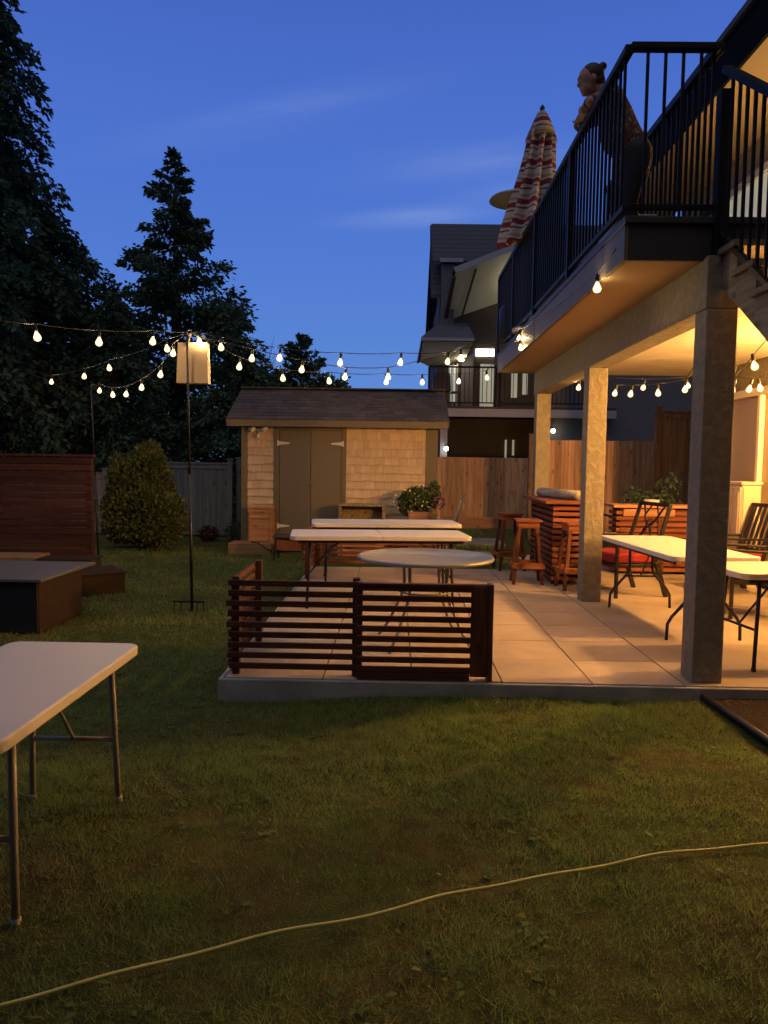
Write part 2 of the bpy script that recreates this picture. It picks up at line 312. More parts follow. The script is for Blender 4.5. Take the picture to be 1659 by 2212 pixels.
# ------------------------------------------------------------------ mesh tools
class MB:
    def __init__(s): s.v = []; s.f = []
    def add(s, vs, fs):
        o = len(s.v); s.v += [tuple(x) for x in vs]; s.f += [tuple(i+o for i in q) for q in fs]; return s
    def bx(s, x0, x1, y0, y1, z0, z1, M=None):
        vs = [Vector((x, y, z)) for z in (z0, z1) for y in (y0, y1) for x in (x0, x1)]
        if M is not None: vs = [M @ v for v in vs]
        return s.add(vs, [(0, 2, 3, 1), (4, 5, 7, 6), (0, 1, 5, 4), (2, 6, 7, 3), (0, 4, 6, 2), (1, 3, 7, 5)])
    def bar(s, p, q, w, h, up=(0, 0, 1)):
        p = Vector(p); q = Vector(q); d = q-p; L = d.length; d.normalize(); up = Vector(up)
        if abs(d.dot(up)) > .98: up = Vector((0, 1, 0))
        a = d.cross(up).normalized(); b = a.cross(d)
        vs = [p + d*t*L + a*i*w/2 + b*j*h/2 for t in (0, 1) for j in (-1, 1) for i in (-1, 1)]
        return s.add(vs, [(0, 2, 3, 1), (4, 5, 7, 6), (0, 1, 5, 4), (2, 6, 7, 3), (0, 4, 6, 2), (1, 3, 7, 5)])
    def tube(s, pts, r, n=8, cap=True):
        pts = [Vector(p) for p in pts]; rs = [float(x) for x in (r if isinstance(r, (list, tuple)) else [r]*len(pts))]
        up = None; vs = []; fs = []
        for i, p in enumerate(pts):
            d = (pts[min(i+1, len(pts)-1)] - pts[max(i-1, 0)]).normalized()
            if up is None: up = Vector((0, 0, 1)) if abs(d.z) < .9 else Vector((0, 1, 0))
            a = d.cross(up)
            if a.length < 1e-4: a = d.orthogonal()
            a.normalize(); b = a.cross(d).normalized(); up = b
            for k in range(n):
                t = 2*math.pi*k/n; vs.append(p + (a*math.cos(t) + b*math.sin(t))*rs[i])
        for i in range(len(pts)-1):
            for k in range(n): fs.append((i*n+k, i*n+(k+1) % n, (i+1)*n+(k+1) % n, (i+1)*n+k))
        if cap: fs.append(tuple(range(n))[::-1]); fs.append(tuple((len(pts)-1)*n+k for k in range(n)))
        return s.add(vs, fs)
    def lathe(s, prof, n=16, c=(0, 0, 0), M=None):
        vs = []; fs = []; c = Vector(c)
        for r, z in prof:
            for k in range(n):
                t = 2*math.pi*k/n; v = Vector((r*math.cos(t), r*math.sin(t), z)); vs.append(c + (M @ v if M is not None else v))
        for i in range(len(prof)-1):
            for k in range(n): fs.append((i*n+k, i*n+(k+1) % n, (i+1)*n+(k+1) % n, (i+1)*n+k))
        fs.append(tuple(range(n))[::-1]); fs.append(tuple((len(prof)-1)*n+k for k in range(n)))
        return s.add(vs, fs)
    def prism(s, poly, d, M=None):      # poly: 3-D points (planar), d: extrusion vector
        n = len(poly); d = Vector(d); P = [Vector(p) for p in poly]; vs = P + [p+d for p in P]
        fs = [tuple(range(n))[::-1], tuple(range(n, 2*n))] + [(i, (i+1) % n, n+(i+1) % n, n+i) for i in range(n)]
        return s.add(vs, fs)
    def build(s, name, mat, parent=None, loc=None, bevel=0, smooth=False, rot=None):
        me = bpy.data.meshes.new(name); me.from_pydata(s.v, [], s.f); me.update()
        bm = bmesh.new(); bm.from_mesh(me); bmesh.ops.recalc_face_normals(bm, faces=bm.faces); bm.to_mesh(me); bm.free()
        me.materials.append(MT[mat] if isinstance(mat, str) else mat)
        o = bpy.data.objects.new(name, me); COL.objects.link(o)
        if parent: o.parent = parent
        if loc: o.location = loc
        if rot: o.rotation_euler = rot
        if smooth:
            for p in me.polygons: p.use_smooth = True
        if bevel:
            b = o.modifiers.new('bevel', 'BEVEL'); b.width = bevel; b.segments = 2; b.limit_method = 'ANGLE'; b.angle_limit = R(40)
        return o
def tag(o, label=None, cat=None, group=None, kind=None):
    if label: o['label'] = label
    if cat: o['category'] = cat
    if group: o['group'] = group
    if kind: o['kind'] = kind
    return o
def T(name, label, cat, loc=(0, 0, 0), rz=0, group=None):
    o = bpy.data.objects.new(name, None); COL.objects.link(o); o.empty_display_size = .1
    o.location = loc; o.rotation_euler = (0, 0, rz); return tag(o, label, cat, group)
def copy_tree(o, loc=None, rz=None, label=None, parent=None, group=None):
    c = o.copy(); COL.objects.link(c); c.parent = parent
    if loc is not None: c.location = loc
    if rz is not None: c.rotation_euler = (0, 0, rz)
    if label: c['label'] = label
    if group: c['group'] = group
    for ch in list(o.children): copy_tree(ch, parent=c)
    return c
def fast_mesh(name, V, F, mat, parent=None, loc=None):      # numpy arrays, F quads or tris
    me = bpy.data.meshes.new(name); k = F.shape[1]
    me.vertices.add(len(V)); me.vertices.foreach_set('co', V.astype(np.float32).ravel())
    me.loops.add(F.size); me.loops.foreach_set('vertex_index', F.astype(np.int32).ravel())
    me.polygons.add(len(F)); me.polygons.foreach_set('loop_start', np.arange(0, F.size, k, dtype=np.int32))
    me.update(calc_edges=True); me.validate()
    me.materials.append(MT[mat]); o = bpy.data.objects.new(name, me); COL.objects.link(o)
    if parent: o.parent = parent
    if loc: o.location = loc
    return o
rng = np.random.default_rng(5)
# ------------------------------------------------------------------ ground
LZ = -.12
def gh(x, y):
    return LZ + .012*np.sin(x*2.1+1)*np.sin(y*1.7) + .008*np.sin(x*5.3+y*3.1) + .006*np.sin(y*6.7-x*2.2) + .032*np.tanh(x/.8)*np.exp(-((y-4.7)/1.6)**2)
xs = np.concatenate([[-200, -60, -25], np.linspace(-12, 6, 91), [12, 60, 200]])
ys = np.concatenate([[-40, -5, 0.5], np.linspace(1, 16, 90), [20, 60, 250]])
X, Y = np.meshgrid(xs, ys); Z = gh(X, Y)
inside = (X > -1.1) & (Y > 5.1) | (X > 2.3)
Z = np.where(inside, LZ-.01, Z); Z = np.where((np.abs(X) > 11.5) | (Y > 15.5) | (Y < 1), LZ, Z)
V = np.stack([X.ravel(), Y.ravel(), Z.ravel()], 1); nx = len(xs)
idx = np.arange(len(V)).reshape(len(ys), nx)
F = np.stack([idx[:-1, :-1].ravel(), idx[:-1, 1:].ravel(), idx[1:, 1:].ravel(), idx[1:, :-1].ravel()], 1)
tag(fast_mesh('ground', V, F, 'lawn'), kind='structure')

# grass: many thin blades, one object
def blades(n, xr, yr, h, w):
    x = rng.uniform(*xr, n); y = yr[0]+(yr[1]-yr[0])*rng.uniform(0, 1, n)
    p = (np.sin(x*2.7+y*1.9)+np.sin(x*1.3-y*3.1+2)+np.sin(x*6.1+y*5.2))/3
    keep = ~((x > -1.2) & (y > 4.93) & (y < 10.7)) & ~((x > 2.02) & (y > 3.2)) & (np.abs(x) < .62*y+.25) & (p+rng.normal(0, .5, n) > -.55)
    keep &= ~((x > -2.8) & (y > 12.55) & (x < .9))
    x, y, p = x[keep], y[keep], p[keep]; n = len(x)
    q2 = np.sin(x*17+np.sin(y*9)*2)*np.sin(y*15+np.sin(x*11)*2)
    a = rng.uniform(0, 2*np.pi, n); hh = h*rng.uniform(.4, 1.25, n)*(1+.35*p)*(1+.55*q2+.9*(rng.uniform(0, 1, n) > .985)); ww = w*rng.uniform(.6, 1.3, n)
    lean = rng.normal(0, .6, (n, 2))*hh[:, None]; z = gh(x, y)-.004
    dx, dy = np.cos(a)*ww, np.sin(a)*ww
    v = np.empty((n, 3, 3)); v[:, 0] = np.stack([x-dx, y-dy, z], 1); v[:, 1] = np.stack([x+dx, y+dy, z], 1)
    v[:, 2] = np.stack([x+lean[:, 0], y+lean[:, 1], z+hh], 1)
    return v.reshape(-1, 3)
V = np.concatenate([blades(120000, (-2.4, 2.2), (1.7, 4.95), .030, .0018), blades(60000, (-4, 2.2), (3.2, 5.0), .034, .0026), blades(90000, (-8, -1.15), (4.6, 13.5), .038, .0045), blades(16000, (.6, 3.2), (10.6, 18.5), .05, .007)])
F = np.arange(len(V)).reshape(-1, 3)
tag(fast_mesh('grass', V, F, 'blade'), 'short patchy lawn grass between the patio and the hose', 'grass', kind='stuff')

# clover and plantain rosettes, a few pale petals
def rosettes(n, xr, yr, seed):
    rg = np.random.default_rng(seed); out = []
    for _ in range(n):
        cx, cy = rg.uniform(*xr), rg.uniform(*yr)
        if cx > -1.25 and cy > 4.85 or abs(cx) > .6*cy+.2 or cx > 2: continue
        k = rg.integers(5, 12); R_ = rg.uniform(.02, .07)
        for i in range(k):
            a = rg.uniform(0, 6.28); px, py = cx+rg.normal(0, R_*.8), cy+rg.normal(0, R_*.8); L = rg.uniform(.018, .045); w = L*.32; z = float(gh(px, py))+.012
            d = np.array([np.cos(a), np.sin(a), rg.uniform(.1, .6)]); s = np.array([-np.sin(a), np.cos(a), 0]); p = np.array([px, py, z])
            out += [p, p+d*L*.5+s*w, p+d*L-np.array([0, 0, L*.2]), p+d*L*.5-s*w]
    return np.array(out)
V = np.concatenate([rosettes(90, (-2.5, 2.1), (1.9, 5), 3), rosettes(60, (-6, -1.2), (4.5, 10), 4)])
tag(fast_mesh('weeds', V, np.arange(len(V)).reshape(-1, 4), 'weed'), 'small clover and weed leaves scattered in the lawn', 'weeds', kind='stuff')

# soil bed with black edging at the right
mb = MB(); n = 14
pts = [(2.06+.05*math.sin(i*.7), 4.93-.42*i) for i in range(n)]
mb.add([(x, y, LZ+.045) for x, y in pts]+[(7, y, LZ+.075) for x, y in pts], [(i, i+1, n+i+1, n+i) for i in range(n-1)])
tag(mb.build('soil_bed', 'soil'), kind='structure')
mb = MB(); mb.tube([(x+.02, y, LZ+.055) for x, y in pts], .022, 8)
tag(mb.build('bed_edging', 'edging', smooth=True), 'black edging strip along the dark soil bed', 'garden edging')

# patio pavers, kerb, covered floor
mb = MB(); g = .004; ROW = .61; Y0 = 4.985; X0 = -1.087
cols = [-1.145] + [X0+ROW*i for i in range(1, 5)] + [1.975]
for i in range(len(cols)-1):
    for j in range(9):
        dz = random.uniform(-.002, .002)
        mb.bx(cols[i]+g, cols[i+1]-g, Y0-.045+ROW*j+g, Y0-.045+ROW*(j+1)-g, -.05, dz)
tag(mb.build('patio', 'paver', bevel=.004), kind='structure')
mb = MB(); mb.bx(-1.18, 4.7, Y0-.08, Y0-.047, -.24, -.006); mb.bx(-1.18, -1.15, Y0-.047, 10.5, -.24, -.006); mb.bx(-1.15, 4.7, Y0-.047, 10.42, -.24, -.051)
tag(mb.build('patio_kerb', 'kerb', bevel=.006), kind='structure')
mb = MB(); mb.bx(1.981, 4.7, Y0-.045, 12.2, -.05, .001)
tag(mb.build('covered_floor', 'concrete', bevel=.004), kind='structure')
# stepping slabs behind the patio
mb = MB()
for (a, b, c, d) in ((.0, .75, 11.3, 12.0), (.95, 1.7, 12.3, 13.3), (1.2, 2.2, 14.6, 15.8), (.3, 1.0, 13.9, 14.6)):
    mb.bx(a, b, c, d, LZ-.02, LZ+.035)
tag(mb.build('path', 'stone', bevel=.01), kind='structure')

# ------------------------------------------------------------------ the house, its deck and the stairs
house = T('house', 'large stucco house at the right with a raised deck over the lit patio', 'house', (4.5, 8, 0))
def hb(name, mat, fn, bevel=0, parent=house, off=(4.5, 8, 0)):
    mb = MB(); fn(mb); mb.v = [(x-off[0], y-off[1], z-off[2]) for x, y, z in mb.v]
    return mb.build(name, mat, parent, bevel=bevel)
hb('wall', 'stucco', lambda m: (m.bx(4.5, 9, 10.35, 11.3, 0, 2.83), m.bx(4.5, 9, -1, 8.2, 0, 2.83), m.bx(4.5, 9, 8.2, 10.35, 2.45, 2.83)))
hb('upper_wall', 'siding', lambda m: m.bx(4.5, 9, -1, 12.2, 3.12, 5.62))
roof = hb('roof', 'nroof', lambda m: m.prism([(3.42, -2, 6.05), (3.42, -2, 6.12), (6.6, -2, 7.6), (9.8, -2, 6.1), (9.8, -2, 6.0)], (0, 14.8, 0)))
hb('fascia', 'eave', lambda m: m.bx(3.46, 3.5, -2, 12.8, 5.60, 6.049), parent=house)
hb('soffit', 'soffit_plain', lambda m: m.bx(3.5, 4.499, -2, 12.8, 5.62, 5.66))
hb('light_blocker_wall', 'nwall2', lambda m: m.bx(-7, 4.499, -9, -1.3, -.2, 6.2))  # invented block behind the camera, added to keep light off the near lawn
hb('light_blocker_roof', 'nroof', lambda m: m.prism([(-7.5, -.9, 6.21), (3.3, -.9, 6.21), (3.3, -5, 7.8), (-7.5, -5, 7.8)], (0, 0, -.1)))  # top of the added light blocker, never in view
hb('chimney', 'eave', lambda m: (m.bx(3.9, 4.8, 7.3, 8.6, 6.1, 8.6), m.bx(3.85, 4.85, 7.25, 8.65, 8.6, 8.75)), bevel=.01)
door = hb('door', 'doorglass', lambda m: (m.bx(4.53, 4.56, 8.3, 10.25, .05, 2.38),))
tr = MB()
for (a, b, c, d) in ((8.2, 8.3, 0, 2.48), (10.23, 10.35, 0, 2.48), (8.3, 10.23, 2.38, 2.48), (9.24, 9.31, .05, 2.38)): tr.bx(4.465, 4.529, a, b, c, d)
tr.v = [(x-4.5, y-8, z) for x, y, z in tr.v]; tr.build('door_trim', 'trim', door, bevel=.006)
win = hb('window', 'nwin2', lambda m: m.bx(4.485, 4.495, 9.0, 10.4, 3.9, 5.1))
fr = MB()
for (a, b, c, d) in ((8.9, 9.0, 3.8, 5.2), (10.4, 10.5, 3.8, 5.2), (9.0, 10.4, 5.1, 5.2), (9.0, 10.4, 3.8, 3.9)): fr.bx(4.44, 4.498, a, b, c, d)
fr.v = [(x-4.5, y-8, z) for x, y, z in fr.v]; fr.build('window_frame', 'trim', win, bevel=.005)
# deck
hb('deck_floor', 'fascia', lambda m: m.bx(1.53, 4.499, 5.10, 11.2, 2.87, 3.08), bevel=.0)
hb('deck_edge', 'darkfascia', lambda m: (m.bx(1.49, 4.499, 5.04, 5.12, 3.081, 3.125), m.bx(1.49, 1.57, 5.12, 11.24, 3.081, 3.125), m.bx(1.57, 4.499, 5.12, 11.24, 3.081, 3.12)), bevel=.004)
hb('front_fascia', 'darkfascia', lambda m: m.bx(1.53, 2.9, 5.07, 5.098, 2.845, 3.079), bevel=.002)
hb('side_fascia', 'fascia', lambda m: (m.bx(1.50, 1.528, 5.07, 8.3, 2.845, 3.079), m.bx(1.495, 1.528, 8.303, 11.22, 2.845, 3.079), m.bx(1.53, 4.499, 11.2, 11.23, 2.845, 3.079)), bevel=.002)
hb('deck_soffit', 'soffit_plain', lambda m: m.bx(1.531, 2.03, 5.101, 11.19, 2.845, 2.865))
hb('ceiling', 'soffit', lambda m: m.bx(2.25, 4.49, 5.101, 11.19, 2.832, 2.865))
hb('beam', 'stucco', lambda m: (m.bx(2.031, 2.249, 5.0, 11.12, 2.52, 2.864),), bevel=.008)
for py in (5.0, 8.0, 10.9):
    p = hb('post', 'stucco' if py > 6 else 'stucco', lambda m: m.bx(2.04, 2.245, py, py+.205, .0, 2.519), bevel=.008)
    q = MB(); q.bx(2.055-4.5, 2.23-4.5, py+.015-8, py+.19-8, -.0, .03); q.build('post_foot', 'darkfascia', p)

# ---- deck railings
def picket_rail(name, label, p, q, zt, zb, step=.105, group='black railings of the deck', z0=None, end_posts=(1, 1), zt2=None, mid=()):
    """p, q = (x, y) ends; zt top z at p (zt2 at q)"""
    p = Vector((*p, 0)); q = Vector((*q, 0)); L = (q-p).length; d = (q-p)/L; ang = math.atan2(d.y, d.x)
    zt2 = zt if zt2 is None else zt2; dzt = zt2-zt
    t = T(name, label, 'railing', (p.x, p.y, z0), ang, group)
    MB().bar((0, 0, zt-z0-.02), (L, 0, zt-z0-.02+dzt), .065, .045).build('top_rail', 'rail', t, bevel=.006)
    MB().bar((0, 0, zb-z0), (L, 0, zb-z0+dzt), .035, .035).build('bottom_rail', 'rail', t, bevel=.003)
    for s, x in ((end_posts[0], 0), (end_posts[1], L)):
        if s:
            dz = dzt*x/L; MB().bx(x-.032, x+.032, -.032, .032, dz if dzt else 0.0, zt-z0-.03+dz).build('post', 'rail', t, bevel=.004)
    for x in mid: MB().bx(x-.028, x+.028, -.028, .028, 0.0, zt-z0-.03).build('post', 'rail', t, bevel=.004)
    n = int(L/step); b0 = None
    for i in range(1, n):
        x = L*i/n
        if b0 is None:
            b0 = MB().bx(-.009, .009, -.009, .009, zb-z0, zt-z0-.03).build('baluster', 'rail', t); b0.location = (x, 0, dzt*x/L)
        else:
            c = b0.copy(); COL.objects.link(c); c.parent = t; c.location = (x, 0, dzt*x/L)
    return t
picket_rail('deck_railing', 'long black picket railing along the open side of the deck', (1.505, 5.10), (1.505, 11.2), 4.25, 3.20, .102, z0=3.13, mid=(1.6, 3.25, 4.75), end_posts=(0, 1))
picket_rail('deck_railing', 'short black picket railing across the front end of the deck', (1.505, 5.10), (2.09, 5.10), 4.25, 3.20, .112, z0=3.13, end_posts=(0, 0))
picket_rail('deck_railing', 'black picket railing beside the stair opening behind the corner post', (2.12, 5.16), (2.12, 6.75), 4.29, 3.22, .10, z0=3.13, end_posts=(0, 1))
# stair: flight coming down towards the camera
stair = T('staircase', 'weathered timber staircase coming down from the deck at the right', 'stairs', (2.6, 5.0, 0))
RISE, RUN = .19, .265
def st(m): m.v = [(x-2.6, y-5.0, z) for x, y, z in m.v]; return m
for X_, in ((2.13,), (3.05,)):
    m1 = MB(); top = []
    for k in range(14):
        z = 2.86-RISE*k; y = 5.06-RUN*k
        top += [(X_, y, z), (X_, y-RUN, z)]
    # saw-tooth stringer side
    poly = [(X_, 5.06, 2.66)] + top + [(X_, 5.06-RUN*14, 2.86-RISE*13-.20)]
    # build as column strips so that the polygon stays simple
    for k in range(14):
        y0, y1 = 5.06-RUN*k, 5.06-RUN*(k+1); zt = 2.86-RISE*k; b0, b1 = 2.70-RISE*k, 2.70-RISE*(k+1)
        zt2 = zt; 
        if b1 < -.12: break
        m1.prism([(X_, y0, max(b0, -.12)), (X_, y1, max(b1, -.12)), (X_, y1, zt2), (X_, y0, zt2)], (.04, 0, 0))
    st(m1).build('stringer', 'treat', stair)
for k in range(14):
    z = 2.86-RISE*k; y = 5.06-RUN*k
    st(MB().bx(2.095, 3.12, y-RUN-.02, y+.005, z+.002, z+.042)).build('tread', 'treat', stair, bevel=.004)
sr = picket_rail('stair_railing', 'sloping black picket railing down the near side of the staircase', (2.12, 5.05), (2.12, 1.7), 4.09, 3.02, .105, z0=2.95, zt2=4.09-3.35*.72, end_posts=(0, 1))
MB().bx(-.042, .042, -.042, .042, 0, 1.10).build('post', 'rail', sr, bevel=.004, loc=(0.0, 0, -.12))

# wall lantern of the patio (out of frame to the right) and of the deck
def lantern(loc, label, mat, s=1.):
    t = T('wall_lantern', label, 'lamp', loc, 0, 'wall lanterns')
    m = MB(); m.bx(.13, .16, -.05, .05, -.08, .08); m.bar((.14, 0, .05), (0, 0, .14), .02, .02); m.lathe([(.012, .16), (.05, .10), (.055, .09)], 10)
    m.lathe([(.045, -.11), (.05, -.10), (.02, -.13)][::-1], 10)
    for k in range(4):
        a = k*math.pi/2+.4; m.tube([(.08*math.cos(a), .08*math.sin(a), .095), (.07*math.cos(a), .07*math.sin(a), -.11)], .004, 5)
    m.build('lantern_frame', 'rail', t)
    MB().lathe([(.02, -.10), (.05, -.07), (.055, 0), (.045, .06), (.02, .085)], 12).build('lantern_glass', mat, t, smooth=True)
lantern((4.33, 5.55, 2.30), 'extra amber wall lantern nearest the stairs, added to soften shadows', 'lantern')  # patio lamp split in two; this second one is added to soften shadows
lantern((4.33, 7.30, 2.30), 'amber wall lantern farther in on the patio wall beside the door', 'lantern')
lantern((4.33, 8.2, 4.75), 'wall lantern on the upper wall above the deck', 'lantern_deck')
# ------------------------------------------------------------------ garden shed
SX, SY = -2.70, 13.0                      # front left corner of its walls
SW = 3.42
shed = T('garden_shed', 'shingled garden shed with brown double doors and a dark pitched roof', 'shed', (SX+SW/2, SY, 0))
ox = SX+SW/2
def S(m): m.v = [(x-ox, y-SY, z) for x, y, z in m.v]; return m
S(MB().bx(SX+.02, SX+SW-.02, SY+.02, SY+2.1, -.1, 2.16).prism([(SX+.02, SY+.02, 2.16), (SX+.02, SY+2.1, 2.16), (SX+.02, SY+1.06, 2.80)], (SW-.04, 0, 0))).build('wall', 'shed_trim', shed)
rnd = random.Random(3)
for (xa, xb) in ((SX+.10, SX+.56), (SX+1.83, SX+SW-.20)):
    m = MB(); row = 0; z = .02
    while z < 2.12:
        zt = min(z+.148, 2.13); x = xa
        while x < xb-.01:
            w = rnd.uniform(.07, .19); x2 = min(x+w, xb)
            if xb-x2 < .05: x2 = xb
            dy = rnd.uniform(0, .004); dz = rnd.choice((0, 0, 0, -.012, .008))
            m.add([(x+.0015, SY-.030-dy, z+dz), (x2-.0015, SY-.030-dy, z+dz), (x2-.0015, SY+.018, z+dz), (x+.0015, SY+.018, z+dz), (x+.0015, SY-.004, zt), (x2-.0015, SY-.004, zt), (x2-.0015, SY+.018, zt), (x+.0015, SY+.018, zt)],
                  [(0, 1, 5, 4), (0, 3, 2, 1), (1, 2, 6, 5), (0, 4, 7, 3)])
            x = x2
        z += .142; row += 1
    S(m).build('shake_siding', 'shake', shed)
S(MB().bx(SX-.01, SX+.10, SY-.035, SY+.05, -.02, 2.14)).build('corner_board', 'shed_trim', shed, bevel=.004)
S(MB().bx(SX+SW-.20, SX+SW+.01, SY-.036, SY+.05, -.02, 2.14)).build('corner_board', 'shed_trim', shed, bevel=.004)
S(MB().bx(SX+.56, SX+.66, SY-.038, SY+.0, .02, 2.14).bx(SX+1.75, SX+1.83, SY-.038, SY+.0, .02, 2.14).bx(SX+.66, SX+1.75, SY-.038, SY+.0, 2.03, 2.14)).build('door_frame', 'shed_trim', shed, bevel=.004)
for a, b, s in ((SX+.668, SX+1.203, 1), (SX+1.213, SX+1.742, -1)):
    d = S(MB().bx(a, b, SY-.026, SY+.01, .07, 2.022)).build('door', 'shed_door', shed, bevel=.004)
    hx = a-.045 if s == 1 else b+.045
    for hz in (1.80, .35):
        S(MB().prism([(hx, SY-.046, hz-.055), (hx, SY-.046, hz+.055), (hx+s*.05, SY-.046, hz+.03), (hx+s*.22, SY-.046, hz+.012), (hx+s*.22, SY-.046, hz-.012), (hx+s*.05, SY-.046, hz-.03)][::s], (0, .006, 0))).build('hinge', 'whitepaint', d)
S(MB().bx(SX+1.17, SX+1.235, SY-.045, SY-.025, 1.02, 1.10).tube([(SX+1.16, SY-.05, 1.08), (SX+1.25, SY-.05, 1.08)], .01)).build('latch', 'shed_trim', shed)
# roof
ey, ez, ry, rz = SY-.26, 2.20, SY+1.06, 2.845
rl, rr_ = SX-.20, SX+SW+.16
S(MB().prism([(rl, ey, ez), (rl, ry, rz), (rl, 2*ry-ey, ez), (rl, 2*ry-ey, ez-.05), (rl, ry, rz-.05), (rl, ey, ez-.05)], (rr_-rl, 0, 0))).build('roof', 'shed_trim', shed)
m = MB(); n = 10; sl = Vector((0, ry-ey, rz-ez)); nrm = Vector((0, -(rz-ez), ry-ey)).normalized()
for k in range(n):
    x = rl-.02
    p0 = Vector((0, ey-.03, ez-.005))+sl*(k/n); p1 = Vector((0, ey-.03, ez-.005))+sl*((k+1.12)/n)
    while x < rr_+.02:
        w = rnd.uniform(.12, .32); x2 = min(x+w, rr_+.02); t_ = rnd.uniform(.008, .014)
        a = p0+nrm*(.004+t_); b = p1+nrm*.004; c = p0+nrm*.001
        m.add([(x, a.y, a.z), (x2, a.y, a.z), (x2, b.y, b.z), (x, b.y, b.z), (x, c.y, c.z), (x2, c.y, c.z)], [(0, 1, 2, 3), (0, 4, 5, 1)]); x = x2
m.bx(rl-.02, rr_+.02, ry-.14, ry+.03, rz+.0, rz+.022)
S(m).build('shingles', 'shingle', shed)
S(MB().bx(rl-.01, rr_+.01, ey-.03, ey-.002, ez-.125, ez-.012).bar((rl-.012, ey-.02, ez-.06), (rl-.012, ry, rz-.06), .022, .11).bar((rr_+.012, ey-.02, ez-.06), (rr_+.012, ry, rz-.06), .022, .11)).build('fascia', 'shed_trim', shed, bevel=.003)
# floodlight
fl = T('floodlight', 'white twin head floodlight at the top left of the shed wall', 'light', (-2.40, SY-.03, 2.02))
MB().lathe([(.05, -.03), (.055, 0), (.05, .03)], 12, M=Matrix.Rotation(R(90), 3, 'X')).build('mount', 'whitepaint', fl, smooth=True)
for s in (-1, 1):
    Mx = Matrix.Rotation(R(s*38), 3, 'Y') @ Matrix.Rotation(R(70), 3, 'X')
    MB().lathe([(.03, -.07), (.045, -.05), (.062, .02), (.066, .03)], 12, c=(s*.105, -.06, .015), M=Mx).build('lamp_head', 'whitepaint', fl, smooth=True)
MB().lathe([(.02, -.05), (.032, -.02), (.03, .02)], 10, c=(0, -.07, -.08)).build('sensor', 'whitepaint', fl, smooth=True)
# timber platform, hutch, low box
tag(MB().bx(-.37, .37, -.24, .24, -.02, .20).build('wooden_step', 'bench_top', loc=(-2.46, 12.72, LZ), bevel=.01), 'pale wooden step under the cedar cabinet by the shed', 'step')
h = T('cedar_cabinet', 'small orange cedar cabinet standing against the left shed wall', 'cabinet', (-2.33, 12.80, LZ+.18))
MB().bx(-.22, .22, 0, .17, 0, .60).bx(-.24, .24, -.02, .18, .60, .625).build('body', 'hutch', h, bevel=.004)
MB().bx(-.20, .14, -.022, -.002, .03, .40).build('door', 'hutch', h, bevel=.004)
MB().bx(-.20, .14, -.022, -.002, .42, .55).build('drawer', 'hutch', h, bevel=.004)
MB().bx(.15, .20, -.024, -.002, .02, .58).build('upright', 'hutch', h, bevel=.003)
w = T('wooden_crate', 'low open wooden box standing under the shed shingles', 'crate', (-.56, 12.62, LZ))
MB().bx(-.40, -.34, -.14, .14, 0, .86).bx(.34, .40, -.14, .14, 0, .86).bx(-.40, .40, -.16, .16, .861, .90).bx(-.34, .34, -.14, .14, .54, .58).bx(-.34, .34, .12, .14, .581, .86).build('frame', 'treat', w, bevel=.004)
MB().bx(-.33, .33, -.15, -.13, 0, .56).build('front_board', 'hutch', w, bevel=.004)

# ------------------------------------------------------------------ planter with flowers
pl = T('flower_planter', 'bushy flowers in a tall wooden planter at the right shed corner', 'planter', (.42, 12.4, LZ))
MB().bx(-.20, .20, -.17, .17, 0, .80).build('planter_box', 'hutch', pl, bevel=.006)
MB().bx(-.17, .17, -.14, .14, .72, .815).build('pot', 'pot', pl)
def card_cloud(name, pts, size, mat, parent=None, loc=None, flat=0., aspect=.55, nrm_bias=None):
    n = len(pts); s = size*rng.uniform(.6, 1.3, n)
    a = rng.normal(size=(n, 3)); a[:, 2] *= (1-flat)
    if nrm_bias is not None: a += nrm_bias
    a /= np.linalg.norm(a, axis=1, keepdims=True)+1e-9
    b = rng.normal(size=(n, 3)); b -= (b*a).sum(1, keepdims=True)*a; b /= np.linalg.norm(b, axis=1, keepdims=True)+1e-9
    c = np.cross(a, b)
    A = a*s[:, None]; B = b*(s*aspect)[:, None]
    v = np.empty((n, 4, 3)); v[:, 0] = pts-A*.5; v[:, 1] = pts+B*.5+c*s[:, None]*.08; v[:, 2] = pts+A*.5; v[:, 3] = pts-B*.5+c*s[:, None]*.08
    return fast_mesh(name, v.reshape(-1, 3), np.arange(4*n).reshape(-1, 4), mat, parent, loc)
def ball(n, c, r, hollow=.3):
    d = rng.normal(size=(n, 3)); d /= np.linalg.norm(d, axis=1, keepdims=True); q = (hollow+(1-hollow)*rng.uniform(0, 1, n)**.5)[:, None]
    return np.array(c)+d*q*np.array(r)
card_cloud('foliage', np.concatenate([ball(1500, (0, 0, 1.02), (.34, .25, .20)), ball(500, (-.22, 0, .92), (.18, .2, .20)), ball(300, (.22, 0, 1.12), (.12, .15, .20))]), .06, 'flowerleaf', pl)
card_cloud('flower', ball(90, (-.1, -.05, .98), (.36, .26, .24), .8), .04, 'petal', pl, aspect=.9)
card_cloud('flower', ball(60, (.28, -.05, .96), (.14, .22, .12), .7), .045, 'petal2', pl, aspect=.9)

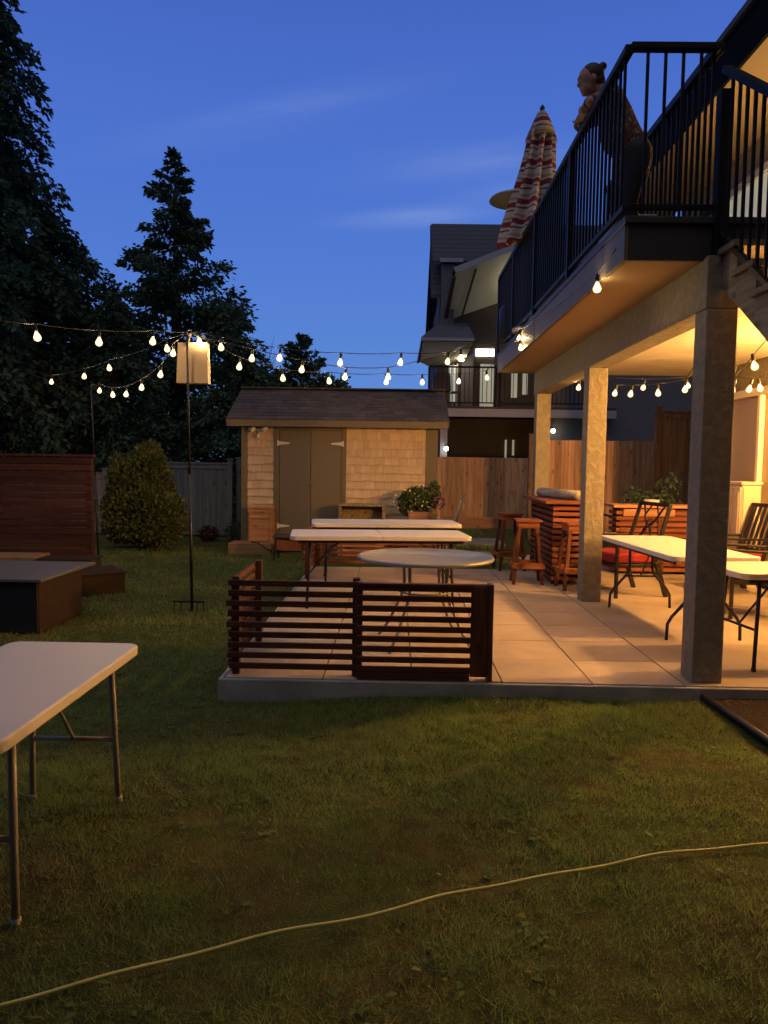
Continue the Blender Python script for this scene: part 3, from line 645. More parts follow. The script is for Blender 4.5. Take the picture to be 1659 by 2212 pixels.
# sling garden chair seen from the side beyond the tables
def sling_chair(loc, rz, label):
    t = T('garden_chair', label, 'chair', loc, rz)
    for s in (-.24, .24):
        MB().tube([(-.28, s, 0), (-.26, s, .40), (.14, s, .36), (.34, s, 1.0), (.35, s, 1.05)], .013, 7).build('side_frame', 'champagne', t, smooth=True)
        MB().tube([(.42, s, 0), (.1, s, .37)], .013, 7).build('leg', 'champagne', t, smooth=True)
    m = MB(); P = [(-.26, .41), (-.05, .385), (.14, .37), (.24, .66), (.34, 1.0), (.37, 1.12)]
    for (a, b), (c, d) in zip(P, P[1:]): m.bx(0, 1, -.235, .235, 0, 1, M=Matrix(((c-a, 0, 0, a), (0, 1, 0, 0), (d-b, 0, .012, b), (0, 0, 0, 1))))
    m.build('sling_seat', 'sling', t); return t
sling_chair((.72, 11.75, LZ), R(-12), 'grey sling garden chair facing left behind the folding tables')

# low garden cart with dark lid
ct = T('garden_cart', 'low rusty brown cart with a dark lid and bent black handle beside the shed step', 'cart', (-1.66, 11.9, LZ))
MB().prism([(-.22, -.16, .18), (.24, -.10, .18), (.28, -.13, .36), (-.25, -.19, .38)], (0, .3, 0)).build('body', 'rust', ct, bevel=.01)
MB().bx(-.30, .34, -.24, .22, .375, .405, M=Matrix.Rotation(R(3), 4, 'Y')).build('lid', 'mesh_dark', ct, bevel=.006)
for i, (lx, ly) in enumerate(((-.26, -.19), (.24, -.14), (-.24, .12), (.24, .12))): MB().bar((lx, ly, 0), (lx*.9, ly, .37), .028, .028).build('leg', 'blacksteel', ct)
MB().tube([(-.27, -.1, .12), (-.42, -.14, .22), (-.52, -.18, .30), (-.62, -.2, .305)], .012, 7).build('handle', 'blacksteel', ct, smooth=True)

# ------------------------------------------------------------------ fences
def board_fence(name, label, cat, p, q, h, z0, mat, post_mat, bw=.14, cap=True, posts=2.4, seed=0, group=None):
    p = Vector((*p, 0)); q = Vector((*q, 0)); L = (q-p).length; d = (q-p)/L; rn = random.Random(seed)
    t = T(name, label, cat, (p.x, p.y, z0), math.atan2(d.y, d.x), group)
    m = MB(); x = 0
    while x < L-.02:
        w = min(bw, L-x); m.bx(x+.003, x+w-.003, -.012+rn.uniform(-.003, .003), .012, .04, h-.05+rn.uniform(-.004, .004)); x += w
    m.build('boards', mat, t)
    MB().bx(0, L, .0125, .05, .25, .34).bx(0, L, .0125, .05, h-.22, h-.13).build('rails', post_mat, t)
    if cap: MB().bx(-.02, L+.02, -.05, .06, h-.048, h-.01).bx(0, L, -.03, -.0125, h-.14, h-.05).build('cap_board', post_mat, t, bevel=.004)
    n = max(1, round(L/posts))
    for i in range(n+1):
        xx = min(max(L*i/n, .05), L-.05)
        MB().bx(xx-.05, xx+.05, -.045, .055, 0, h+.05).bx(xx-.065, xx+.065, -.06, .07, h+.051, h+.075).build('post', post_mat, t, bevel=.005)
    return t
board_fence('board_fence', 'grey weathered board fence at the back left of the lawn', 'fence', (-6.0, 15.5), (-3.42, 15.5), 1.57, LZ, 'fence_old', 'fence_old', seed=1, posts=2.6)
board_fence('board_fence', 'lower grey fence panel behind the golden shrub and the thin pole', 'fence', (-12, 15.5), (-6.05, 15.5), 1.33, LZ, 'fence_old', 'fence_old', seed=2)
board_fence('board_fence', 'short grey fence panel between the shed and the fence post', 'fence', (-3.38, 15.7), (-2.3, 15.7), 1.60, LZ, 'fence_old', 'fence_old', seed=3, posts=1.2)
board_fence('board_fence', 'orange brown knotty cedar fence right of the shed', 'fence', (.2, 19.3), (4.6, 19.3), 1.84, LZ, 'fence_new', 'fence_new', seed=4, cap=False, posts=9)
board_fence('board_fence', 'tall brown fence seen between the patio posts behind the bar', 'fence', (2.85, 16), (5.6, 16), 2.20, LZ, 'fence_new', 'fence_far', seed=5, posts=9, cap=False)
board_fence('board_fence', 'tallest dark brown gate panel beside the front patio post', 'fence', (4.66, 13.5), (6.4, 13.5), 2.62, LZ, 'fence_far', 'fence_far', seed=6, posts=9)
tag(MB().bx(1.2, 5.2, 18.6, 18.68, LZ, .16).build('retaining_board', 'hutch', bevel=.004), 'orange board edging along the foot of the cedar fence', 'board')

# ------------------------------------------------------------------ low slatted cedar railings round the patio
def slat_rail(label, p, q, h, z0, mat, seed=0, right_panel=False, group='slatted cedar railings round the patio', side=0, postmat='cedar_z', n=9, bottom=True):
    p = Vector((*p, 0)); q = Vector((*q, 0)); L = (q-p).length; d = (q-p)/L; rn = random.Random(seed)
    t = T('slatted_railing', label, 'railing', (p.x, p.y, z0), math.atan2(d.y, d.x), group)
    m = MB(); pitch = (h-.03)/n
    for i in range(n):
        z = .045+pitch*i+rn.uniform(-.002, .002); e = rn.uniform(-.012, .012)
        m.bx(-.03+e if not right_panel else 0, L-.003, -.022, .0, z, z+.040)
    m.build('slats', mat, t, bevel=.003)
    if right_panel:
        MB().bx(L-.145, L-.032, -.040, -.0225, .03, h-.01).build('end_panel', postmat, t, bevel=.004)
        MB().bx(L-.03, L+.006, -.045, .05, 0, h+.005).build('post', postmat, t, bevel=.004)
        MB().bx(0, L-.031, -.028, .03, h-.026, h).build('top_rail', mat, t, bevel=.004)
        MB().bx(0, L-.146, -.03, .012, .0, .043).build('bottom_rail', mat, t, bevel=.004)
    for xx in ((0.02, L-.02) if not right_panel else (0.01,)):
        MB().bx(xx-.025, xx+.025, .0015, .05, 0, h+.005).build('post', postmat, t, bevel=.004)
    return t
slat_rail('low dark slatted railing at the front left corner of the patio', (-1.10, 5.0), (-.235, 5.0), .672, 0.004, 'cedar_x', 1)
slat_rail('low slatted railing with a solid end panel at the front of the patio', (-.245, 4.965), (.665, 4.965), .655, 0.004, 'cedar_x', 2, right_panel=True)
slat_rail('orange lit slatted side railing joining the front left corner', (-1.125, 5.99), (-1.125, 5.06), .655, 0.004, 'cedar_x', 3)
slat_rail('low slatted railing along the back edge of the patio, left half', (-1.10, 10.44), (-.10, 10.44), .62, 0.004, 'bar_wood', 4)
slat_rail('low slatted railing along the back edge of the patio, right half', (-.08, 10.44), (.80, 10.44), .62, 0.004, 'bar_wood', 5)
slat_rail('slatted side railing at the back left corner of the patio', (-1.125, 10.42), (-1.125, 9.25), .62, 0.004, 'bar_wood', 6)

# ------------------------------------------------------------------ folding tables
def rrect(L, Wd, r, z, n=5):
    out = []
    for cx, cy, a0 in ((L/2-r, Wd/2-r, 0), (-L/2+r, Wd/2-r, 90), (-L/2+r, -Wd/2+r, 180), (L/2-r, -Wd/2+r, 270)):
        for i in range(n+1):
            a = R(a0+90*i/n); out.append((cx+r*math.cos(a), cy+r*math.sin(a), z))
    return out
def folding_table(label, loc, rz, L=1.83, Wd=.76, kind='straight', legmat='blacksteel', top='white', H=.74, half=True, group='folding tables', inset=.20):
    t = T('folding_table', label, 'table', loc, rz, group)
    P = rrect(L, Wd, .06, H-.045)
    if half:
        m = MB()
        for s in (-1, 1):
            q = [(x, y, z) for x, y, z in P if x*s > 0]; q = sorted(q, key=lambda p: math.atan2(p[1], p[0]-s*.001)) if s > 0 else q
            if s > 0:
                a = [p for p in P if p[0] > 0]; ups = sorted([p for p in a], key=lambda p: math.atan2(p[1], p[0]))
                poly = [(.0015, -Wd/2, H-.045)]+ups+[(.0015, Wd/2, H-.045)]
            else:
                ups = sorted([p for p in P if p[0] < 0], key=lambda p: math.atan2(p[1], p[0]) % (2*math.pi))
                poly = [(-.0015, Wd/2, H-.045)]+ups+[(-.0015, -Wd/2, H-.045)]
            m.prism(poly, (0, 0, .045))
        m.build('tabletop', top, t, bevel=.007)
    else: MB().prism(P, (0, 0, .045)).build('tabletop', top, t, bevel=.008)
    for s in (-1, 1):
        x = s*(L/2-(inset[s > 0] if isinstance(inset, tuple) else inset))
        for sy in (-1, 1):
            if kind == 'straight':
                m = MB().tube([(x, sy*(Wd/2-.12), H-.05), (x+s*.03, sy*(Wd/2-.10), 0)], .0145, 8)
                m.lathe([(.018, 0), (.018, .03)], 8, c=(x+s*.03, sy*(Wd/2-.10), 0))
            else:
                m = MB().tube([(x, sy*.12, H-.05), (x, sy*.12, .42), (x, sy*.14, .36), (x, sy*.28, .20), (x, sy*.315, .14), (x, sy*.32, 0)], .0145, 8)
            m.build('leg', legmat, t, smooth=True)
        zc, yc = (.30, Wd/2-.11) if kind == 'straight' else (.335, .155)
        MB().tube([(x+s*.018*(kind == 'straight'), -yc, zc), (x+s*.018*(kind == 'straight'), yc, zc)], .011, 8).build('crossbar', legmat, t, smooth=True)
        MB().tube([(x+s*.018*(kind == 'straight'), 0, zc), (x-s*.22, 0, H-.14), (x-s*.42, 0, H-.05)], .009, 6).build('brace', legmat, t, smooth=True)
    MB().bx(-L/2+.08, L/2-.08, Wd/2-.07, Wd/2-.05, H-.075, H-.047).bx(-L/2+.08, L/2-.08, -Wd/2+.05, -Wd/2+.07, H-.075, H-.047).build('side_rails', legmat, t)
    return t
folding_table('white folding table in the middle of the patio, nearer of the two long ones', (-.165, 7.73, 0), R(6.2), H=.74)
folding_table('white folding table farther back on the patio, nearer the shed', (-.125, 9.28, 0), R(6.2), H=.74)
folding_table('cream lit folding table under the deck behind the front post', (2.61, 7.0, 0), R(93), kind='wishbone', H=.74, half=False)
folding_table('folding table at the right edge beside the front post', (3.02, 5.60, 0), R(7), L=1.22, H=.73, half=False, Wd=.66)
folding_table('white folding table with grey legs on the lawn at lower left', (-1.46, 2.73, LZ), R(90), L=1.24, Wd=.60, legmat='steel', half=False, H=.74, inset=(.31, .06))

# round glass patio table
rt = T('round_table', 'round glass patio table with pale metal legs behind the slatted railing', 'table', (.255, 6.02, 0))
MB().lathe([(.535, .690), (.555, .694), (.56, .705), (.553, .718), (.535, .722), (.530, .715)], 48).build('rim', 'champagne', rt, smooth=True)
MB().lathe([(.532, .704), (.532, .712)], 48).build('glass_top', 'glass', rt)
for k in range(4):
    a = R(45+90*k+8); c, s = math.cos(a), math.sin(a)
    MB().tube([(.22*c, .22*s, .69), (.21*c, .21*s, .45), (.23*c, .23*s, .38), (.36*c, .36*s, .14), (.47*c, .47*s, 0)], .013, 8).build('leg', 'champagne', rt, smooth=True)
MB().tube([(.215*math.cos(R(i*20)), .215*math.sin(R(i*20)), .43) for i in range(19)], .009, 6).build('ring', 'champagne', rt, smooth=True)

# ------------------------------------------------------------------ bar, counter, stools, roll
br = T('bar_counter', 'slatted red cedar bar between the patio posts', 'bar', (2.14, 9.9, 0))
m = MB()
for k in range(13):
    z = .05+.073*k; m.bx(-.19, -.165, -.72, .75, z, z+.045); m.bx(-.19, .22, -.745, -.721, z, z+.045)
m.build('slats', 'bar_wood', br, bevel=.003)
for x, y in ((-.15, -.70), (.19, -.70), (-.15, .72), (.19, .72)): MB().bx(x-.03, x+.03, y-.02, y+.04, 0, 1.0).build('post', 'cedar_z', br)
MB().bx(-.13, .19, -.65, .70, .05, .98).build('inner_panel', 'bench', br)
MB().bx(-.30, .30, -.82, .86, 1.0, 1.04).build('bar_top', 'bar_wood', br, bevel=.006)
tag(MB().tube([(0, 0, 0), (-.01, .5, .002), (0, 1.15, 0)], .062, 14).build('rolled_blind', 'bamboo', loc=(2.30, 9.25, 1.104), smooth=True, rot=(0, 0, R(14))), 'grey rolled up reed blind lying on the bar top', 'blind')
c2 = T('bar_counter', 'slatted cedar counter at the far end of the covered patio', 'counter', (3.62, 10.35, 0))
m = MB()
for k in range(11):
    z = .04+.078*k; m.bx(-.56, .66, -.18, -.155, z, z+.048); m.bx(-.585, -.561, -.18, .2, z, z+.048)
m.build('slats', 'bar_wood', c2, bevel=.003)
MB().bx(-.53, .62, -.15, .2, .03, .90).build('inner_panel', 'cedar_x', c2)
MB().bx(-.50, .20, -.205, -.185, .80, .90).bx(-.64, .70, -.22, .26, .915, .955).build('counter_top', 'hutch', c2, bevel=.005)
for x in (-.02, .5): MB().bx(x, x+.09, -.205, -.182, .02, .79).build('upright', 'cedar_z', c2)
tag(MB().lathe([(.085, 0), (.10, .02), (.105, .062), (.095, .07)], 16).build('food_tub', 'whitepaint', loc=(3.55, 10.3, .956), smooth=True), 'small white tub standing on the far counter', 'tub')

def stool(label, loc, rz):
    t = T('bar_stool', label, 'stool', loc, rz, 'red cedar bar stools')
    m = MB()
    for k in range(3): m.bx(-.155, .155, -.155+.105*k, -.06+.105*k, .775, .803)
    m.build('seat', 'bar_wood', t, bevel=.004)
    MB().bx(-.13, .13, -.13, -.11, .70, .774).bx(-.13, .13, .11, .13, .70, .774).bx(-.13, -.111, -.109, .109, .70, .774).bx(.111, .13, -.109, .109, .70, .774).build('apron', 'bar_wood', t)
    for sx in (-1, 1):
        for sy in (-1, 1): MB().bar((sx*.10, sy*.10, .77), (sx*.175, sy*.175, 0), .04, .04, up=(1, 0, 0)).build('leg', 'cedar_z', t)
    MB().bx(-.19, .19, -.205, -.165, .20, .27).bx(-.19, .19, .165, .205, .20, .27).bx(-.205, -.165, -.164, .164, .20, .25).bx(.165, .205, -.164, .164, .20, .25).build('footrest', 'bar_wood', t, bevel=.004)
    return t
s0 = stool('red cedar bar stool in front of the left side of the bar', (1.66, 9.25, 0), R(-4))
copy_tree(s0, (1.62, 10.45, 0), R(8), 'bar stool half hidden behind another stool left of the bar')
copy_tree(s0, (2.17, 8.88, 0), R(5), 'bar stool between the near end of the bar and the patio post')

# ------------------------------------------------------------------ metal chairs with red cushions
def armchair(label, loc, rz, ornate=False, wd=.30):
    """seat faces local -x, backrest at +x"""
    t = T('patio_chair', label, 'chair', loc, rz, 'dark metal patio chairs with red cushions')
    for s in (-1, 1):
        y = s*wd
        MB().bar((-.27, y, 0), (-.27, y, .66), .035, .035).build('leg', 'bronze', t, bevel=.004)
        MB().bar((.36, y, 0), (.22, y, .40), .035, .05).build('leg', 'bronze', t, bevel=.004)
        MB().bar((-.30, y, .675), (.28, y, .66), .05, .025).build('armrest', 'bronze', t, bevel=.006)
        MB().bar((.20, y*.9, .38), (.40, y*.9, 1.05), .03, .04).build('back_post', 'bronze', t, bevel=.004)
    MB().bx(-.28, .24, -wd+.015, wd-.015, .34, .38).build('seat_frame', 'bronze', t, bevel=.004)
    MB().bx(-.29, .22, -wd+.03, wd-.03, .385, .50).build('cushion', 'red', t, bevel=.03)
    m = MB(); P = lambda y, z: (.20+(z-.38)*.30, y, z)
    m.bar(P(-wd*.9, 1.04), P(wd*.9, 1.04), .03, .045); m.bar(P(-wd*.9, .52), P(wd*.9, .52), .02, .03)
    if ornate:
        for s in (-1, 1):
            m.tube([P(s*.20, 1.02), P(s*.10, .86), P(s*-.04, .76), P(s*-.16, .54)], .012, 6)
            m.tube([P(s*.05, 1.03), P(s*.14, .90), P(s*.05, .80), P(s*.12, .66), P(s*.05, .54)], .010, 6)
        m.tube([P(.06*math.cos(R(40*i)), .80+.07*math.sin(R(40*i))) for i in range(10)], .009, 6)
    else:
        for k in range(-2, 3): m.bar(P(k*wd*.32, .53), P(k*wd*.32, 1.03), .045, .012, up=(1, 0, 0))
    m.build('backrest', 'bronze', t)
    return t
armchair('dark metal chair with an ornate crossed back behind the lit folding table', (2.66, 8.62, 0), R(14), True, .33)
a1 = armchair('red cushioned metal chair beside the cream cabinet', (3.98, 8.75, 0), R(6))
copy_tree(a1, (3.62, 7.45, 0), R(-12), 'red cushioned metal chair at the far right between the two folding tables')
# cream resin cabinet
cb = T('storage_cabinet', 'cream resin storage cabinet with panel doors by the patio wall', 'cabinet', (4.36, 9.35, 0))
MB().bx(-.11, .11, -.21, .21, 0, 1.27).bx(-.13, .13, -.23, .23, 1.271, 1.31).build('body', 'resin', cb, bevel=.008)
for a, b in ((-.195, -.01), (.01, .195)):
    d = MB().bx(-.128, -.112, a, b, .06, 1.24).build('door', 'resin', cb, bevel=.006)
    MB().bx(-.137, -.129, a+.035, b-.035, .12, 1.18).build('panel', 'resin', d, bevel=.006)
MB().bx(-.10, .10, -.228, -.212, .06, 1.24).build('end_panel', 'resin', cb, bevel=.006)
# dark potted plant and a covered kettle barbecue between bar and counter
pp = T('potted_plant', 'leafy dark plant in a pot behind the far counter', 'plant', (4.1, 11.6, 0))
MB().lathe([(.14, 0), (.19, .35), (.20, .36)], 16).build('pot', 'pot', pp, smooth=True)
card_cloud('foliage', np.concatenate([ball(600, (0, 0, .80), (.42, .35, .32)), ball(200, (-.35, 0, .95), (.25, .25, .22)), ball(60, (.15, 0, 1.2), (.2, .2, .2))]), .075, 'fir', pp)
bq = T('bicycle', 'dark bicycle leaning behind the bar near the brown fence', 'bicycle', (3.0, 12.4, 0), R(12))
for x in (-.5, .5):
    MB().tube([(x+.33*math.cos(R(15*i)), 0, .34+.33*math.sin(R(15*i))) for i in range(25)], .018, 6).build('wheel', 'edging', bq, smooth=True)
MB().tube([(-.5, 0, .34), (-.15, 0, .82), (.38, 0, .86), (.0, 0, .32), (-.5, 0, .34)], .016, 6).tube([(.0, 0, .32), (-.17, 0, .92)], .016, 6).tube([(.5, 0, .34), (.36, 0, 1.0)], .016, 6).build('frame', 'steel', bq, smooth=True)
MB().tube([(.36, -.26, 1.03), (.36, 0, 1.0), (.36, .26, 1.03)], .013, 6).build('handlebar', 'champagne', bq, smooth=True)
MB().bx(-.30, -.05, -.06, .06, .92, .96).build('saddle', 'edging', bq, bevel=.02)

# ------------------------------------------------------------------ dark wooden things on the left lawn
sc_ = T('privacy_screen', 'dark red horizontal board screen at the left edge', 'screen', (-4.55, 9.55, LZ), R(3))
m = MB()
for k in range(17): m.bx(-2.2, .60, -.012, .012, .06+.0915*k, .06+.0915*k+.082)
m.build('boards', 'screen', sc_, bevel=.003)
for x in (-2.0, -.75, .56): MB().bx(x-.04, x+.04, .0135, .09, 0, 1.60).build('post', 'bench', sc_)
MB().bx(-2.22, .62, -.03, .1, 1.615, 1.645).build('cap_board', 'screen', sc_, bevel=.004)
t = T('planter_bench', 'tan topped bench in front of the dark red screen', 'bench', (-4.9, 9.15, LZ), R(3))
MB().bx(-1.2, .50, -.3, .2, .34, .385).build('seat', 'bench_top', t, bevel=.006)
MB().bx(-1.2, .44, -.27, .18, 0, .339).build('base', 'bench', t)
t = T('planter_box', 'dark brown wooden box against the foot of the red screen', 'planter', (-3.98, 9.1, LZ), R(3))
MB().bx(-.36, .26, -.2, .2, 0, .34).build('body', 'bench', t, bevel=.008)
MB().bx(-.38, .28, -.22, .22, .341, .37).build('rim', 'bench', t, bevel=.005)
t = T('planter_box', 'low dark brown wooden box on the lawn beside the grey topped table', 'planter', (-3.62, 8.62, LZ), R(38))
MB().bx(-.42, .36, -.26, .3, 0, .25).build('body', 'bench', t, bevel=.008)
MB().bx(-.44, .38, -.28, .32, .251, .275).build('rim', 'bench', t, bevel=.005)
t = T('fire_table', 'low table with an overhanging grey top and navy covered front', 'table', (-3.75, 6.98, LZ))
MB().bx(-.90, .545, -.40, .52, 0, .475).build('body', 'bench', t, bevel=.01)
MB().bx(-.90, .54, -.425, -.405, .0, .47).build('cover', 'navy', t, bevel=.008)
MB().bx(-.98, .60, -.47, .74, .476, .505).build('tabletop', 'counter_grey', t, bevel=.006)

# ------------------------------------------------------------------ poles, bag, hose
def pole(label, base, top, kind):
    t = T('light_pole', label, 'pole', base, 0, 'thin poles holding the string lights')
    d = Vector(top)-Vector(base)
    MB().tube([(0, 0, .0), d*.5], .017, 10).build('lower_tube', 'blacksteel', t, smooth=True)
    MB().tube([d*.48, d], .012, 10).build('upper_tube', 'bronze', t, smooth=True)
    MB().tube([d, d+Vector((0, 0, .04)), d+Vector((.04, 0, .05)), d+Vector((.05, 0, .02))], .006, 6).build('hook', 'steel', t, smooth=True)
    if kind:
        for x in (-.19, -.12, .055, .12): MB().tube([(x, 0, .10), (x, 0, -.04)], .006, 6).build('stake', 'blacksteel', t)
        MB().bar((-.20, 0, .10), (.13, 0, .10), .02, .02).build('stake_bar', 'blacksteel', t)
    return t
pole('thin black pole with stakes standing on the lawn in front of the shed', (-2.128, 7.712, LZ), (-2.176, 7.712, 2.76), 1)
p2 = pole('thin pole behind the dark red screen near the golden shrub', (-4.562, 11.285, LZ), (-4.648, 11.285, 2.56), 0)
MB().bx(-.17, -.02, -.05, .05, .78, .98).build('power_box', 'edging', p2, bevel=.01)
bag = T('paper_bag', 'brown paper bag hanging from the top of the near pole', 'bag', (-2.14, 7.83, 2.275))
w_, h_, d_ = .165, .42, .06
m = MB(); m.add([(-w_, -d_, 0), (w_, -d_, 0), (w_, d_, 0), (-w_, d_, 0), (-w_+.01, -d_*.7, h_), (w_-.015, -d_*.5, h_+.005), (w_-.01, d_*.7, h_), (-w_+.005, d_*.6, h_-.01), (-w_-.006, 0, .15), (w_*.45, -d_*.72, h_*.55), (w_+.004, -.01, .18)],
  [(0, 3, 2, 1), (0, 1, 9), (1, 5, 9), (5, 4, 9), (4, 0, 9), (2, 3, 7, 6), (3, 0, 8), (0, 4, 8), (4, 7, 8), (7, 3, 8), (1, 2, 10), (2, 6, 10), (6, 5, 10), (5, 1, 10)])
m.build('bag_body', 'paper', bag)
for y in (-.045, .045): MB().tube([(-.06, y, h_-.03), (-.055, y*.9, h_+.06), (-.03, y*.4, h_+.095), (0, 0, h_+.10), (.03, y*.4, h_+.09), (.055, y*.9, h_+.05), (.06, y, h_-.03)], .007, 6).build('handle', 'paper', bag, smooth=True)
hp = [(-1.75, 1.75), (-1.122, 2.033), (-.777, 2.204), (-.372, 2.392), (.017, 2.537), (.275, 2.662), (.743, 2.824), (1.16, 2.974), (1.597, 3.057), (2.3, 3.12)]
def cr_(P, n=8):
    out = []
    for i in range(len(P)-1):
        a, b, c, d = P[max(i-1, 0)], P[i], P[i+1], P[min(i+2, len(P)-1)]
        for k in range(n):
            t = k/n; out.append(tuple(.5*((2*b[j])+(-a[j]+c[j])*t+(2*a[j]-5*b[j]+4*c[j]-d[j])*t*t+(-a[j]+3*b[j]-3*c[j]+d[j])*t**3) for j in range(len(b))))
    return out+[P[-1]]
tag(MB().tube([(x, y+.002*math.sin(x*9), LZ+.030+.004*math.sin(x*13)) for x, y in [(a*.981, b*.981) for a, b in cr_(hp)]], .006, 8).build('garden_hose', 'cord', smooth=True), 'pale yellow hose lying across the lawn in the foreground', 'hose')
# ------------------------------------------------------------------ deck things
um = T('patio_umbrella', 'closed red and cream striped umbrella standing on the deck', 'umbrella', (1.665, 9.35, 3.126))
MB().lathe([(.25, 0), (.25, .04), (.05, .07), (.03, .25)], 18).build('base', 'stone', um, smooth=True)
MB().tube([(0, 0, .05), (.03, 0, 1.4), (.05, 0, 2.66)], .02, 10).build('pole', 'whitepaint', um, smooth=True)
def canopy():
    n = 96; prof = [(0, .03), (.06, .08), (.20, .13), (.34, .16), (.36, .145), (.7, .18), (1.0, .215), (1.25, .25), (1.45, .27), (1.56, .28)]
    rows = []; V = []
    zs = np.linspace(0, 1.56, 40)
    for zi in zs:
        r0 = np.interp(zi, [p[0] for p in prof], [p[1] for p in prof])
        for k in range(n):
            a = 2*math.pi*k/n; ph = a*8+.5*math.sin(zi*2.5+a)
            r = r0*(1+.26*math.cos(ph)*min(1, zi*3+.2)+.06*math.sin(3*a+zi*4))
            sag = .05*math.cos(ph)*(zi/1.56)**3
            cx = .05-.17*(zi/1.56)**1.6
            V.append((cx+r*math.cos(a), r*math.sin(a)*.9, 2.62-zi+sag*0-.05*math.sin(2*a+1)*(zi/1.56)**3))
    F = [(i*n+k, i*n+(k+1) % n, (i+1)*n+(k+1) % n, (i+1)*n+k) for i in range(len(zs)-1) for k in range(n)]
    m = MB(); m.add(V, F); return m
cn = canopy().build('canopy', 'stripes', um, smooth=True)
sol = cn.modifiers.new('thick', 'SOLIDIFY'); sol.thickness = .004
MB().lathe([(.165, -.30), (.18, -.33), (.125, -.17), (.06, -.03), (.02, .0)][::-1], 24).build('vent_cap', 'stripes', um, loc=(.05, 0, 2.66), smooth=True)
MB().lathe([(.006, .05), (.03, .02), (.028, -.02), (.01, -.03)], 12).build('finial', 'edging', um, loc=(.05, 0, 2.68), smooth=True)
ht = T('patio_heater', 'round dish of a patio heater beside the closed umbrella', 'heater', (1.66, 10.75, 3.126))
MB().lathe([(.22, 0), (.22, .55), (.16, .62), (.03, .64), (.03, 1.65), (.09, 1.68), (.10, 1.95), (.03, 2.0)], 20).build('burner', 'edging', ht, smooth=True)
MB().lathe([(.03, 2.20), (.2, 2.17), (.385, 2.10), (.40, 2.075), (.39, 2.07), (.2, 2.135), (.03, 2.15)], 36).build('dish', 'champagne', ht, smooth=True)
wt = T('cooler_box', 'pale grey box on the deck behind the front railing', 'box', (1.93, 6.35, 3.126))
MB().bx(-.22, .14, -.18, .18, 0, .34).build('body', 'nwhite', wt, bevel=.01)
MB().bx(-.23, .15, -.19, .19, .341, .385).build('lid', 'nwhite', wt, bevel=.01)
# wind chime in the top right corner
wc = T('hanging_bracket', 'scrolled iron hanger under the eave above the stair railing', 'hanger', (3.62, 7.2, 5.62))
MB().tube([(0, 0, 0), (0, 0, -.25)], .006, 6).tube([(.07*math.cos(R(30*i)), 0, -.32+.07*math.sin(R(30*i))) for i in range(13)], .008, 6).tube([(.035*math.cos(R(30*i)), 0, -.35+.035*math.sin(R(30*i))) for i in range(13)], .006, 6).tube([(-.03, 0, -.39), (-.05, 0, -.6), (.02, 0, -.8)], .006, 6).tube([(.03, 0, -.39), (.05, 0, -.6), (-.02, 0, -.8)], .006, 6).build('scrollwork', 'edging', wc, smooth=True)
MB().lathe([(.02, -.80), (.11, -.84), (.13, -.95), (.10, -1.02), (.02, -1.03)], 16).build('basket', 'edging', wc, smooth=True)

